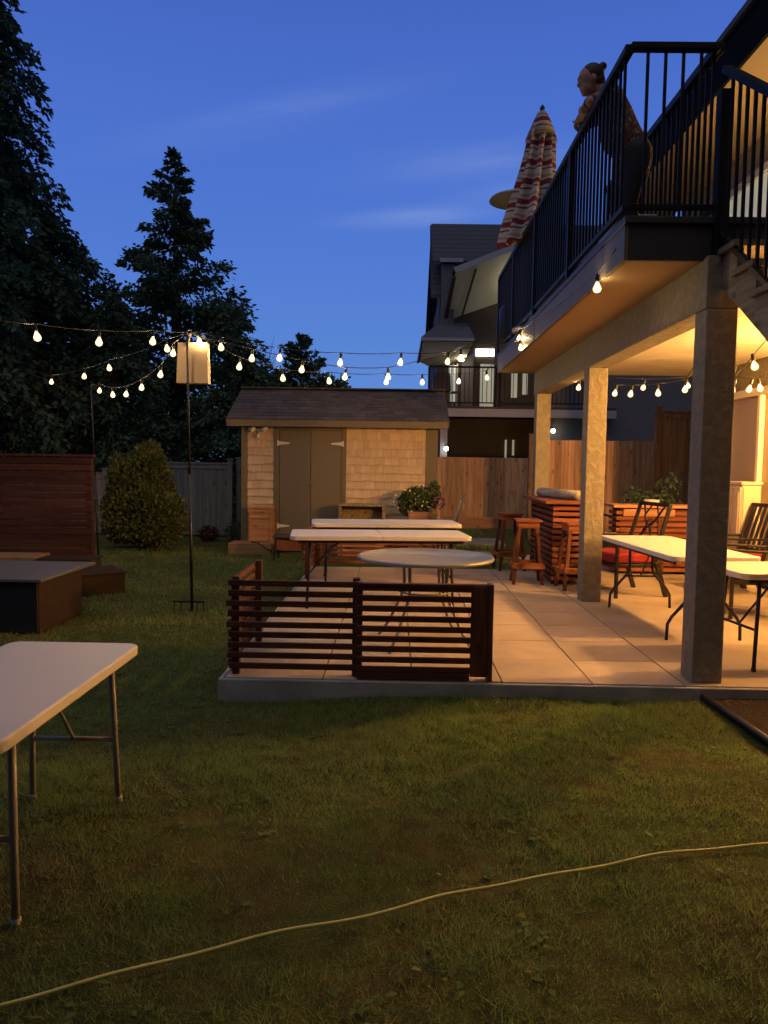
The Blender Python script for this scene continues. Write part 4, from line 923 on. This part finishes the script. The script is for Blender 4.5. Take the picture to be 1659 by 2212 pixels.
# person
def person():
    P = T('person', 'person with dark hair in a bun and floral top leaning over the deck railing', 'person', (1.86, 6.22, 3.126))
    oz = Vector((1.86, 6.22, 3.126))
    bones = []; J = {}
    def j(n, p, r): J[n] = (Vector(p)-oz, r)
    j('pel', (1.88, 6.22, 4.02), .125); j('waist', (1.78, 6.22, 4.14), .15); j('chest', (1.72, 6.22, 4.32), .13); j('up', (1.69, 6.22, 4.42), .11); j('neck', (1.62, 6.22, 4.47), .055); j('hd', (1.575, 6.22, 4.54), .055)
    for s, n in ((-1, 'l'), (1, 'r')):
        j('hip'+n, (1.89, 6.22+s*.085, 3.97), .10); j('knee'+n, (1.83, 6.22+s*.10, 3.57), .062); j('ank'+n, (1.92, 6.22+s*.10, 3.21), .042); j('toe'+n, (1.78, 6.22+s*.12, 3.165), .034)
        j('sh'+n, (1.66, 6.22+s*.165, 4.38), .062)
    j('elr', (1.50, 6.45, 4.32), .045); j('wrr', (1.475, 6.28, 4.335), .029); j('har', (1.47, 6.22, 4.335), .030)
    j('ell', (1.475, 6.00, 4.305), .045); j('wrl', (1.465, 6.17, 4.30), .029); j('hal', (1.46, 6.24, 4.295), .030)
    E = [('pel', 'waist'), ('waist', 'chest'), ('chest', 'up'), ('up', 'neck'), ('neck', 'hd')]
    for n in 'lr': E += [('pel', 'hip'+n), ('hip'+n, 'knee'+n), ('knee'+n, 'ank'+n), ('ank'+n, 'toe'+n), ('up', 'sh'+n), ('sh'+n, 'el'+n), ('el'+n, 'wr'+n), ('wr'+n, 'ha'+n)]
    def skin(names, edges, name, mat, grow=1., vox=.011, extra=None):
        # tapered limbs and ball joints fused into one skin by a voxel remesh
        m = MB()
        for a, b in edges:
            pa, ra = J[a]; pb, rb = J[b]
            for t in np.linspace(0, 1, 7): pass
            m.tube([pa.lerp(pb, t) for t in (0, .33, .66, 1)], [(ra+(rb-ra)*t)*grow for t in (0, .33, .66, 1)], 14)
        for a in names:
            p, r = J[a]; r *= grow; m.lathe([(r*math.sin(R(a_)), -r*math.cos(R(a_))) for a_ in (8, 30, 55, 80, 105, 130, 155, 172)], 14, c=p)
        if extra: extra(m)
        o = m.build(name, mat, P, smooth=True)
        rm = o.modifiers.new('fuse', 'REMESH'); rm.mode = 'VOXEL'; rm.voxel_size = vox; rm.use_smooth_shade = True
        sm = o.modifiers.new('soften', 'SMOOTH'); sm.iterations = 4; sm.factor = .5
        return o
    HC = Vector((1.525, 6.22, 4.575))-oz; HM = Matrix.Rotation(R(-14), 3, 'Y')     # head, face towards -x, chin dipped
    def ell(m, c, rad, n=16):
        A = Matrix.Diagonal(Vector(rad)); Mx = HM @ A
        m.lathe([(math.sin(R(a_)), -math.cos(R(a_))) for a_ in range(6, 180, 12)], n, c=HC+HM @ Vector(c), M=Mx)
    def head(m):
        ell(m, (0, 0, .02), (.096, .074, .098)); ell(m, (-.035, 0, -.045), (.062, .055, .068)); ell(m, (-.070, 0, -.088), (.026, .028, .020), 10)
        ell(m, (-.103, 0, -.012), (.018, .012, .020), 8); ell(m, (-.093, 0, .012), (.014, .010, .028), 8); ell(m, (-.085, 0, .040), (.018, .045, .012), 10)
        ell(m, (-.092, 0, -.048), (.012, .022, .006), 8); ell(m, (-.090, 0, -.060), (.012, .020, .007), 8)
        for s in (-1, 1): ell(m, (.008, s*.074, -.01), (.018, .009, .030), 8)
        # hands: palm, four unequal bent fingers, thumb from the palm's side
        for h, dr, side in (('hal', Vector((-.1, 1, -.05)), Vector((-1, 0, -.3))), ('har', Vector((-.1, -1, 0)), Vector((-1, 0, .2)))):
            p, r = J[h]; dr.normalize(); side = (side-dr*side.dot(dr)).normalized(); nn = dr.cross(side)
            m.bar(p-dr*.01, p+dr*.055, .026, .078, up=side)
            for k, L in enumerate((.068, .078, .072, .056)):
                b = p+dr*.05+side*(-.030+.020*k); m.tube([b, b+dr*L*.5+nn*.006, b+dr*L*.8+nn*.022, b+dr*L*.9+nn*.036], [.0085, .008, .0075, .0065], 8)
            b = p+dr*.012-side*.035; m.tube([b, b-side*.025+dr*.022, b-side*.022+dr*.05+nn*.012], [.0105, .0095, .008], 8)
    skin(list(J), E, 'body', 'skin', 1., .0075, head)
    up = ['waist', 'chest', 'up', 'shl', 'shr', 'pel', 'hipl', 'hipr']
    J['hem1'] = (Vector((1.88, 6.22, 3.84))-oz, .13); J['slr'] = (J['shr'][0].lerp(J['elr'][0], .98), .050); J['sll'] = (J['shl'][0].lerp(J['ell'][0], .98), .050)
    J['cfr'] = (J['elr'][0].lerp(J['wrr'][0], .75), .038); J['cfl'] = (J['ell'][0].lerp(J['wrl'][0], .75), .038); J['slr'] = (J['elr'][0], .050); J['sll'] = (J['ell'][0], .050)
    J['bk'] = (Vector((1.91, 6.22, 4.0))-oz, .125)
    skin(up+['hem1', 'bk'], [('waist', 'pel'), ('chest', 'waist'), ('up', 'chest'), ('up', 'shl'), ('up', 'shr'), ('shl', 'sll'), ('shr', 'slr'), ('slr', 'cfr'), ('sll', 'cfl'), ('pel', 'hem1'), ('bk', 'hem1'), ('waist', 'bk'), ('hipl', 'hem1'), ('hipr', 'hem1')], 'floral_top', 'floral', 1.07, .011)
    skin(['hipl', 'hipr', 'kneel', 'kneer'], [('hipl', 'kneel'), ('hipr', 'kneer'), ('kneel', 'ankl'), ('kneer', 'ankr'), ('pel', 'hipl'), ('pel', 'hipr')], 'trousers', 'trousers', 1.16, .012)
    def hairm(m):
        ell(m, (.022, 0, .036), (.094, .080, .096)); ell(m, (.05, 0, -.02), (.062, .070, .07))
        ell(m, (.115, 0, .085), (.034, .036, .034), 12); ell(m, (.09, 0, .07), (.03, .025, .025), 10)
    m = MB(); hairm(m); o = m.build('hair', 'hair', P, smooth=True)
    rm = o.modifiers.new('fuse', 'REMESH'); rm.mode = 'VOXEL'; rm.voxel_size = .006; rm.use_smooth_shade = True
    for s in (-1, 1):
        p = J['toel' if s < 0 else 'toer'][0]
        MB().bar(p+Vector((.15, 0, -.005)), p+Vector((-.06, 0, -.01)), .08, .062).build('shoe', 'edging', P, bevel=.02)
person()

# ------------------------------------------------------------------ string lights
def strand(label, S, B, Eo, bulb='bulb', drop=.10, slack=.05):
    t = T('string_lights', label, 'string lights', S, 0, 'strings of warm bulbs')
    S = Vector(S); knots = [S]+[Vector(b)+Vector((0, 0, drop)) for b in B]+[Vector(Eo)]; pts = []
    for a, b in zip(knots, knots[1:]):
        L = (b-a).length
        for k in range(6):
            q = k/6; pts.append(a.lerp(b, q)-Vector((0, 0, slack*L*.35*4*q*(1-q))))
    pts.append(knots[-1]); pts = [p-S for p in pts]
    MB().tube(pts, .0045, 6).build('cable', 'cable', t, smooth=True)
    rn = random.Random(len(B))
    for b in B:
        o = MB().lathe([(.010, .036), (.015, .028), (.026, .006), (.033, -.012), (.028, -.032), (.010, -.044)][::-1], 10).build('bulb', bulb, t, smooth=True)
        o.location = Vector(b)-S; o.rotation_euler = (rn.uniform(-.2, .2), rn.uniform(-.2, .2), 0)
        MB().lathe([(.004, -.026), (.012, -.018), (.012, .004), (.004, .016)], 6).build('filament', 'filament' if bulb == 'bulb' else 'filament_patio', o, smooth=True)
        MB().lathe([(.014, .036), (.016, .05), (.015, .085), (.007, .10)], 8).build('socket', 'cable', o, smooth=True)
    return t
W0 = [(-2.394, 7.293, 2.629), (-2.698, 6.734, 2.528), (-2.996, 6.186, 2.478)]
W1 = [(-2.056, 7.748, 2.701), (-1.848, 7.815, 2.66), (-1.263, 8.004, 2.584), (-0.628, 8.208, 2.571), (0.033, 8.421, 2.611), (0.575, 8.595, 2.65)]
W2 = [(-2.021, 7.854, 2.649), (-1.722, 8.13, 2.501), (-1.305, 8.517, 2.427), (-0.817, 8.97, 2.452), (-0.142, 9.596, 2.519), (0.336, 10.039, 2.569), (0.866, 10.531, 2.643), (1.311, 10.944, 2.748)]
W3 = [(-1.544, 7.917, 2.563), (-1.034, 8.084, 2.474), (-0.577, 8.234, 2.419), (-0.102, 8.39, 2.443), (0.725, 8.661, 2.698)]
W4 = [(-4.345, 10.845, 2.475), (-3.912, 10.22, 2.362), (-3.52, 9.652, 2.323), (-3.116, 9.069, 2.355), (-2.688, 8.451, 2.443), (-2.431, 8.079, 2.63)]
W5 = [(-2.495, 8.074, 2.677), (-3.625, 9.361, 2.621), (-4.236, 10.057, 2.591), (-5.192, 11.147, 2.624)]
PT = (-2.175, 7.71, 2.79)
strand('string of bulbs running from the near pole to the left edge', PT, W0, (-3.152, 5.9, 2.55))
strand('topmost string of bulbs between the near pole and the deck', PT, W1, (1.46, 8.87, 3.05))
strand('lowest string of bulbs between the near pole and the far end of the deck', PT, W2, (1.46, 11.1, 3.03))
strand('middle string of bulbs between the near pole and the deck', PT, W3, (1.46, 8.9, 2.95))
strand('deeply sagging string of bulbs between the two poles', (-4.646, 11.28, 2.58), W4, PT)
strand('string of bulbs going from the near pole into the dark trees at the left', PT, W5, (-6.38, 12.5, 2.80))
strand('string of bulbs along the side fascia of the deck', (1.46, 5.12, 2.93), [(1.46, 5.569, 2.784), (1.46, 9.054, 3.0), (1.46, 8.921, 2.869)], (1.48, 8.4, 2.93), slack=.03)
P1 = [(2.248+.02, 9.372, 2.457), (2.566, 8.834, 2.339), (2.687, 8.63, 2.313), (2.884, 8.297, 2.294), (3.063, 7.994, 2.307)]
P2 = [(3.065, 9.349, 2.466), (3.563, 9.218, 2.482)]
strand('string of bulbs hanging under the patio ceiling between the posts', (2.26, 9.6, 2.66), P1, (3.15, 7.9, 2.60), 'bulb_patio')
strand('second string of bulbs farther back under the patio ceiling', (2.26, 9.65, 2.66), P2, (3.63, 9.2, 2.62), 'bulb_patio')
strand('string of bulbs under the ceiling just right of the front post', (3.25, 7.2, 2.5), [(3.02, 6.779, 2.179), (2.906, 6.141, 2.308)], (2.775, 5.4, 2.60), 'bulb_patio')
strand('string of bulbs near the patio wall door', (3.625, 8.4, 2.55), [(3.595, 7.681, 2.287), (3.584, 7.437, 2.271)], (3.562, 6.9, 2.45), 'bulb_patio')

# ------------------------------------------------------------------ neighbouring house
nh = T('house', 'dark neighbouring house with white gutters and a raised balcony beyond the fence', 'house', (3.5, 24, 0))
def NB(name, mat, m, bevel=0, parent=nh):
    m.v = [(x-3.5, y-24, z) for x, y, z in m.v]; return m.build(name, mat, parent, bevel=bevel)
NB('wall', 'nwall2', MB().bx(1.25, 12, 24.05, 31, -.1, 3.3).bx(1.32, 12, 24.05, 31, 3.3, 6.84).bx(1.40, 12, 24.06, 31, 6.84, 8.0))
NB('upper_wall', 'nwall', MB().bx(1.35, 1.75, 23.7, 24.04, 5.6, 7.9).bx(2.05, 2.42, 23.9, 24.049, 3.2, 5.2).bx(4.4, 12, 21.9, 22.3, -.1, 4.6))
NB('roof', 'nroof', MB().prism([(1.06, 23.7, 7.86), (12, 23.7, 7.86), (12, 25.5, 9.55), (1.06, 25.5, 9.55)], (0, 0, -.12)).prism([(1.06, 25.5, 9.55), (12, 25.5, 9.55), (12, 29, 6.5), (1.06, 29, 6.5)], (0, 0, -.12))
   .prism([(1.02, 23.8, 6.80), (1.36, 23.8, 6.84), (1.36, 25.5, 9.5), (1.02, 25.5, 9.5)], (0, 0, -.1)))
NB('gutter', 'nwhite', MB().bx(1.28, 2.0, 23.55, 23.68, 7.78, 7.90)); NB('rake_board', 'nwhite', MB().bar((1.66, 22.5, 7.25), (4.2, 22.5, 8.23), .10, .17)); NB('gutter', 'nwhite', MB().bx(.66, 2.18, 21.42, 21.5, 5.00, 5.09))
NB('porch_roof', 'nroof', MB().prism([(1.60, 22.52, 7.20), (4.2, 22.52, 8.2), (4.2, 24.04, 7.6), (1.50, 24.04, 6.5)], (0, 0, .10)))
NB('porch_soffit', 'nsoffit', MB().prism([(1.68, 22.56, 7.17), (4.2, 22.56, 8.14), (4.2, 24.03, 7.0), (1.50, 24.03, 6.05)], (0, 0, .02)))
NB('porch_beam', 'nwall2', MB().bar((1.64, 22.6, 7.1), (1.48, 23.9, 6.0), .12, .16).bar((2.30, 22.6, 7.32), (2.0, 23.95, 6.1), .05, .05))
NB('lower_roof', 'nroof', MB().prism([(.68, 21.5, 5.06), (2.2, 21.5, 5.06), (2.2, 24, 5.95), (1.35, 24, 5.95)], (0, 0, .06)).prism([(.60, 21.5, 4.36), (.72, 21.5, 5.06), (1.35, 24.0, 5.9), (1.2, 24, 5.1)], (-.05, 0, 0)))
NB('lower_soffit', 'nsoffit', MB().prism([(.70, 21.55, 4.98), (2.16, 21.55, 4.98), (2.16, 24.0, 4.82), (1.0, 24.0, 4.60), (.66, 21.7, 4.42)], (0, 0, .015)))
b_ = NB('balcony', 'nwall2', MB().bx(1.35, 6.3, 21.56, 24.0, 2.95, 3.12).bx(1.30, 6.3, 21.5, 21.559, 3.10, 3.16))
NB('fascia', 'nwhite', MB().bx(1.40, 6.3, 21.47, 21.498, 2.86, 3.09))
NB('column', 'nwhite', MB().bx(1.28, 1.48, 21.6, 21.8, -.1, 2.84)); NB('column', 'nwall', MB().bx(2.80, 2.93, 21.62, 21.75, 3.17, 5.0))
w1 = NB('window', 'nwin', MB().bx(2.50, 3.75, 24.0, 24.045, 4.95, 5.18)); NB('window_frame', 'nwhite', MB().bx(2.44, 3.8, 23.98, 23.999, 4.91, 4.95).bx(2.44, 3.8, 23.98, 23.999, 5.181, 5.22))
NB('balcony_door', 'nwin2', MB().bx(2.66, 3.18, 23.99, 24.045, 3.35, 4.70).bx(3.66, 3.85, 23.99, 24.045, 3.65, 4.45).bx(4.0, 4.17, 23.99, 24.045, 3.75, 4.45))
NB('glass_door', 'nstrip', MB().bx(1.65, 1.74, 23.6, 23.65, 3.42, 4.60).bx(1.77, 1.86, 23.6, 23.65, 3.42, 4.60)); 
for a, z in ((1.62, 4.6),): NB('door_frame', 'nwhite', MB().bx(1.60, 1.645, 23.58, 23.66, 3.3, 4.65).bx(1.743, 1.767, 23.58, 23.66, 3.3, 4.65).bx(1.863, 1.91, 23.58, 23.66, 3.3, 4.65))
NB('porch_light', 'nporch', MB().lathe([(.02, -.05), (.06, -.02), (.05, .03)], 10, c=(3.7, 23.2, 6.9))); NB('porch_light', 'nporch', MB().lathe([(.02, -.04), (.05, -.02), (.04, .02)], 10, c=(2.02, 23.4, 4.74)))
NB('ground_window', 'nwin2', MB().bx(3.50, 3.56, 23.99, 24.04, 1.55, 2.3).bx(3.74, 3.80, 23.99, 24.04, 1.8, 2.3))
def nrail(label, p, q, zt, zb):
    return picket_rail('balcony_railing', label, p, q, zt, zb+.1, .12, 'black railings of the neighbouring balcony', z0=zb)
nrail('black balcony railing of the neighbouring house, left section', (.92, 21.54), (2.84, 21.54), 4.30, 3.165)
nrail('black balcony railing of the neighbouring house, right section', (2.96, 21.54), (5.6, 21.54), 4.20, 3.165)
bb = T('barbecue', 'dark covered barbecue on the neighbouring balcony', 'barbecue', (1.32, 22.3, 3.12))
MB().prism([(-.27, -.25, .5), (.27, -.25, .5), (.25, -.25, 1.05), (-.22, -.25, 1.05)], (0, .5, 0)).build('lid', 'darkfascia', bb, bevel=.04)
MB().bx(-.25, .25, -.22, .22, 0, .499).bx(.28, .5, -.2, .2, .48, .52).build('body', 'edging', bb, bevel=.01)
for lab, loc in (('round white porch lamp on the neighbouring column above the cedar fence', (1.44, 21.38, 1.93)), ('round white porch lamp on the dark neighbouring wall between the patio posts', (4.53, 21.6, 2.49))):
    t = T('porch_lamp', lab, 'lamp', loc, 0, 'porch lamps of the neighbouring house')
    MB().lathe([(.01, -.065), (.05, -.045), (.065, 0), (.05, .045), (.01, .065)], 14).build('globe', 'nlamp', t, smooth=True)
    MB().lathe([(.07, .066), (.08, .08), (.04, .11)], 12).bx(-.02, .02, .0, .3, .085, .105).build('bracket', 'edging', t)

# ------------------------------------------------------------------ trees
def spray_cloud(pts, dirs, size, wfac, droop, npl):
    """flat fan-like sprays: each is a kite with ragged ends"""
    n = len(pts); s = size*rng.uniform(.55, 1.35, n)
    d = dirs+rng.normal(0, .45, (n, 3)); d[:, 2] -= droop; d /= np.linalg.norm(d, axis=1, keepdims=True)
    b = rng.normal(size=(n, 3)); b -= (b*d).sum(1, keepdims=True)*d; b /= np.linalg.norm(b, axis=1, keepdims=True)+1e-9
    A = d*s[:, None]; B = b*(s*wfac)[:, None]; v = np.empty((n, 4, 3))
    v[:, 0] = pts; v[:, 1] = pts+A*.5+B*.5; v[:, 2] = pts+A; v[:, 3] = pts+A*.45-B*.5
    return v.reshape(-1, 3)
def conifer(label, loc, H, Rr, n_br, mat='fir', droop=.5, size=.16, seed=0, z0=.3, sparse=0., power=.8, per=70, shape=None, name='conifer_tree', lift=.15):
    global rng
    rng = np.random.default_rng(seed)
    t = T(name, label, 'tree', loc, 0, 'conifers beyond the back fence')
    MB().tube([(0, 0, 0), (.03, .02, H*.4), (0, 0, H*.97)], [Rr*.10+.05, Rr*.06+.03, .012], 9).build('trunk', 'bark', t, smooth=True)
    V = []; limbs = MB()
    for i in range(n_br):
        q = (i+rng.uniform(0, 1))/n_br; z = z0+(H-z0)*q**.92; rad = Rr*((1-(z-z0)/(H-z0))**power)
        if shape: rad = np.interp(z, *shape)
        rad *= rng.uniform(.50, 1.16); a = rng.uniform(0, 2*math.pi)
        if rng.uniform() < sparse: continue
        m = max(10, int(1.9*per*(rad/Rr+.08))); s = rng.uniform(0, 1, m)**.65
        dirn = np.array([math.cos(a), math.sin(a), 0])
        up = lift*rad
        c = np.array([0, 0, z])+dirn*rad*s[:, None]; c[:, 2] += up*s*2-droop*rad*s**2*1.1
        wid = .17*rad*(1.25-s)
        side = np.array([-math.sin(a), math.cos(a), 0]); off = rng.normal(0, 1, m)
        c += side*(off*wid)[:, None]; c[:, 2] += rng.normal(0, .05, m)*rad-np.abs(off)*wid*.35
        V.append(spray_cloud(c, dirn*.8+side*(np.sign(off)*.5)[:, None], size*(.72-.2*q), .5, droop*.9, m))
        if i % 3 == 0: limbs.tube([(0, 0, z), tuple(np.array([0, 0, z])+dirn*rad*.5+np.array([0, 0, up-.25*droop*rad])), tuple(np.array([0, 0, z])+dirn*rad*.9+np.array([0, 0, 1.8*up-droop*rad*.9]))], [.03+.01*rad, .02, .006], 5)
    V = np.concatenate(V); fast_mesh('crown', V, np.arange(len(V)).reshape(-1, 4), mat, t)
    limbs.build('limbs', 'bark', t)
    return t
def broadleaf(label, loc, H, blobs, n, mat='broad', size=.12, seed=0, cat='tree', name='broadleaf_tree', group=None):
    global rng
    rng = np.random.default_rng(seed); t = T(name, label, cat, loc, 0, group)
    m = MB().tube([(0, 0, 0), (.05, .03, H*.35), (-.03, 0, H*.55)], [.16, .11, .07], 9); pts = []
    for (c, r, w) in blobs:
        m.tube([(0, 0, H*.3), tuple((np.array(c)*.6+np.array([0, 0, H*.15]))), c], [.07, .04, .012], 6)
        k = int(n*w); nb = max(4, k//70); cc = ball(nb, c, r, .45)
        q = cc[rng.integers(0, nb, k)]+rng.normal(0, 1, (k, 3))*np.array(r)*.16; pts.append(q)
    m.build('trunk', 'bark', t, smooth=True)
    card_cloud('crown', np.concatenate(pts), size, mat, t, aspect=.6)
    return t
conifer('tall dark cedar at the left edge reaching out of the picture', (-9.6, 17.2, LZ), 14.5, 2.9, 400, 'fir2', .62, .27, 11, .6, per=150, shape=([0, 3, 5, 7, 10, 12, 14.5], [3.0, 2.8, 2.5, 2.15, 1.45, 1.0, .15]))
conifer('dark cedar filling the left edge behind the red screen', (-10.4, 15.9+.9, LZ), 9.0, 2.6, 200, 'fir2', .6, .25, 12, .2, per=120)
conifer('rounded dark tree right of the tall cedar', (-8.75, 19.0, LZ), 7.6, 2.9, 300, 'fir2', .55, .24, 13, .2, per=130, shape=([0, 3, 4.5, 5.8, 6.6, 7.1, 7.6], [3.1, 3.0, 2.5, 2.0, 1.45, .8, .2]))
conifer('pointed fir standing against the sky behind the near pole', (-5.95, 20.0, LZ), 9.75, 2.5, 190, 'fir', .45, .25, 14, .2, per=170, power=.72, sparse=.05, shape=([0, 3, 4.6, 5.2, 6.0, 6.5, 7, 7.75, 8.4, 9.0, 9.75], [2.7, 2.5, 2.05, 1.95, 1.65, 1.25, 1.2, .85, .68, .42, .14]), lift=.35)
conifer('dark bushy conifer between the near pole and the shed', (-3.95, 18.0, LZ), 5.3, 1.9, 170, 'fir', .5, .20, 15, .1, per=110, power=.5)
conifer('dark conifer behind the golden shrub', (-6.6, 17.4, LZ), 5.4, 2.0, 170, 'fir2', .55, .22, 16, .1, per=120, power=.5)
conifer('dark conifer at the left behind the lower fence panel', (-8.9, 16.6, LZ), 4.6, 1.9, 130, 'fir2', .55, .22, 17, .1, per=110, power=.5)
conifer('small bluish fir rising over the shed roof', (-3.35, 26, LZ), 6.0, 1.7, 120, 'fir', .15, .26, 18, 1.0, per=90, power=.6, lift=.45)
broadleaf('bushy tree over the middle of the shed roof', (-2.45, 25, LZ), 4.8, [((0, 0, 3.7), (.85, .8, .8), .5), ((.45, 0, 3.4), (.6, .6, .6), .25), ((-.8, 0, 3.4), (.8, .7, .7), .25)], 7000, 'broad', .16, 21, group='trees showing over the shed roof')
broadleaf('low tree left of the bluish fir over the shed roof', (-4.6, 24, LZ), 4.6, [((0, 0, 3.6), (1.1, .9, .9), .6), ((.9, 0, 3.2), (.7, .7, .7), .4)], 7000, 'broad', .16, 22, group='trees showing over the shed roof')
# bare twiggy sapling
tw = T('bare_tree', 'bare twiggy tree top left of the small fir', 'tree', (-4.35, 24.5, LZ)); m = MB(); rt_ = random.Random(4)
m.tube([(0, 0, 0), (0, 0, 4.4)], [.05, .02], 6)
for k in range(46):
    a = rt_.uniform(0, 6.28); z = rt_.uniform(3.4, 5.0); r = rt_.uniform(.2, .55)
    m.tube([(0, 0, z-.5), (r*.5*math.cos(a), r*.5*math.sin(a), z), (r*math.cos(a), r*math.sin(a), z+rt_.uniform(.2, .8))], [.012, .008, .004], 4)
m.build('twigs', 'bark', tw)
# golden conifer shrub
rng = np.random.default_rng(31)
sh = T('golden_shrub', 'dense golden green shrub in front of the grey fence', 'shrub', (-4.50, 13.1, LZ))
blobs = [((0, 0, .70), (.62, .5, .66), 9000), ((-.26, 0, 1.20), (.36, .35, .42), 3500), ((.10, 0, 1.52), (.30, .30, .40), 3200), ((.42, -.1, .55), (.32, .4, .48), 2600), ((-.46, 0, .6), (.26, .4, .50), 2200), ((-.38, 0, 1.45), (.16, .2, .22), 700), ((.36, 0, 1.15), (.2, .2, .3), 900)]
pts = []; drs = []
for c, r, k in blobs:
    q = ball(k, (0, 0, 0), (1, 1, 1), .55); keep = q; pts.append(keep*np.array(r)+np.array(c)); drs.append(keep)
pts = np.concatenate(pts); drs = np.concatenate(drs); kk = pts[:, 2] > .02; pts, drs = pts[kk], drs[kk]
pts += .05*np.sin(pts*9+1)
drs[:, 2] += .5
V = spray_cloud(pts, drs, .085, .5, .0, 0); fast_mesh('foliage', V, np.arange(len(V)).reshape(-1, 4), 'shrub', sh)
MB().tube([(0, 0, 0), (0, 0, .9)], [.06, .03], 8).tube([(0, 0, .2), (-.3, 0, 1.2)], [.04, .02], 6).tube([(0, 0, .3), (.1, 0, 1.6)], [.04, .015], 6).build('stem', 'bark', sh)
# small plants along the foot of the back fence
for i, (x, y, r_, lab) in enumerate(((-3.2, 14.9, .28, 'small dark plant at the foot of the fence left of the shed'), (-4.6+.9, 14.6, .22, 'low reddish plant beside the golden shrub'))):
    g_ = T('small_plant', lab, 'plant', (x, y, LZ)); card_cloud('foliage', ball(500, (0, 0, r_*.7), (r_, r_, r_*.7)), .06, 'broad' if i == 0 else 'redleaf', g_)
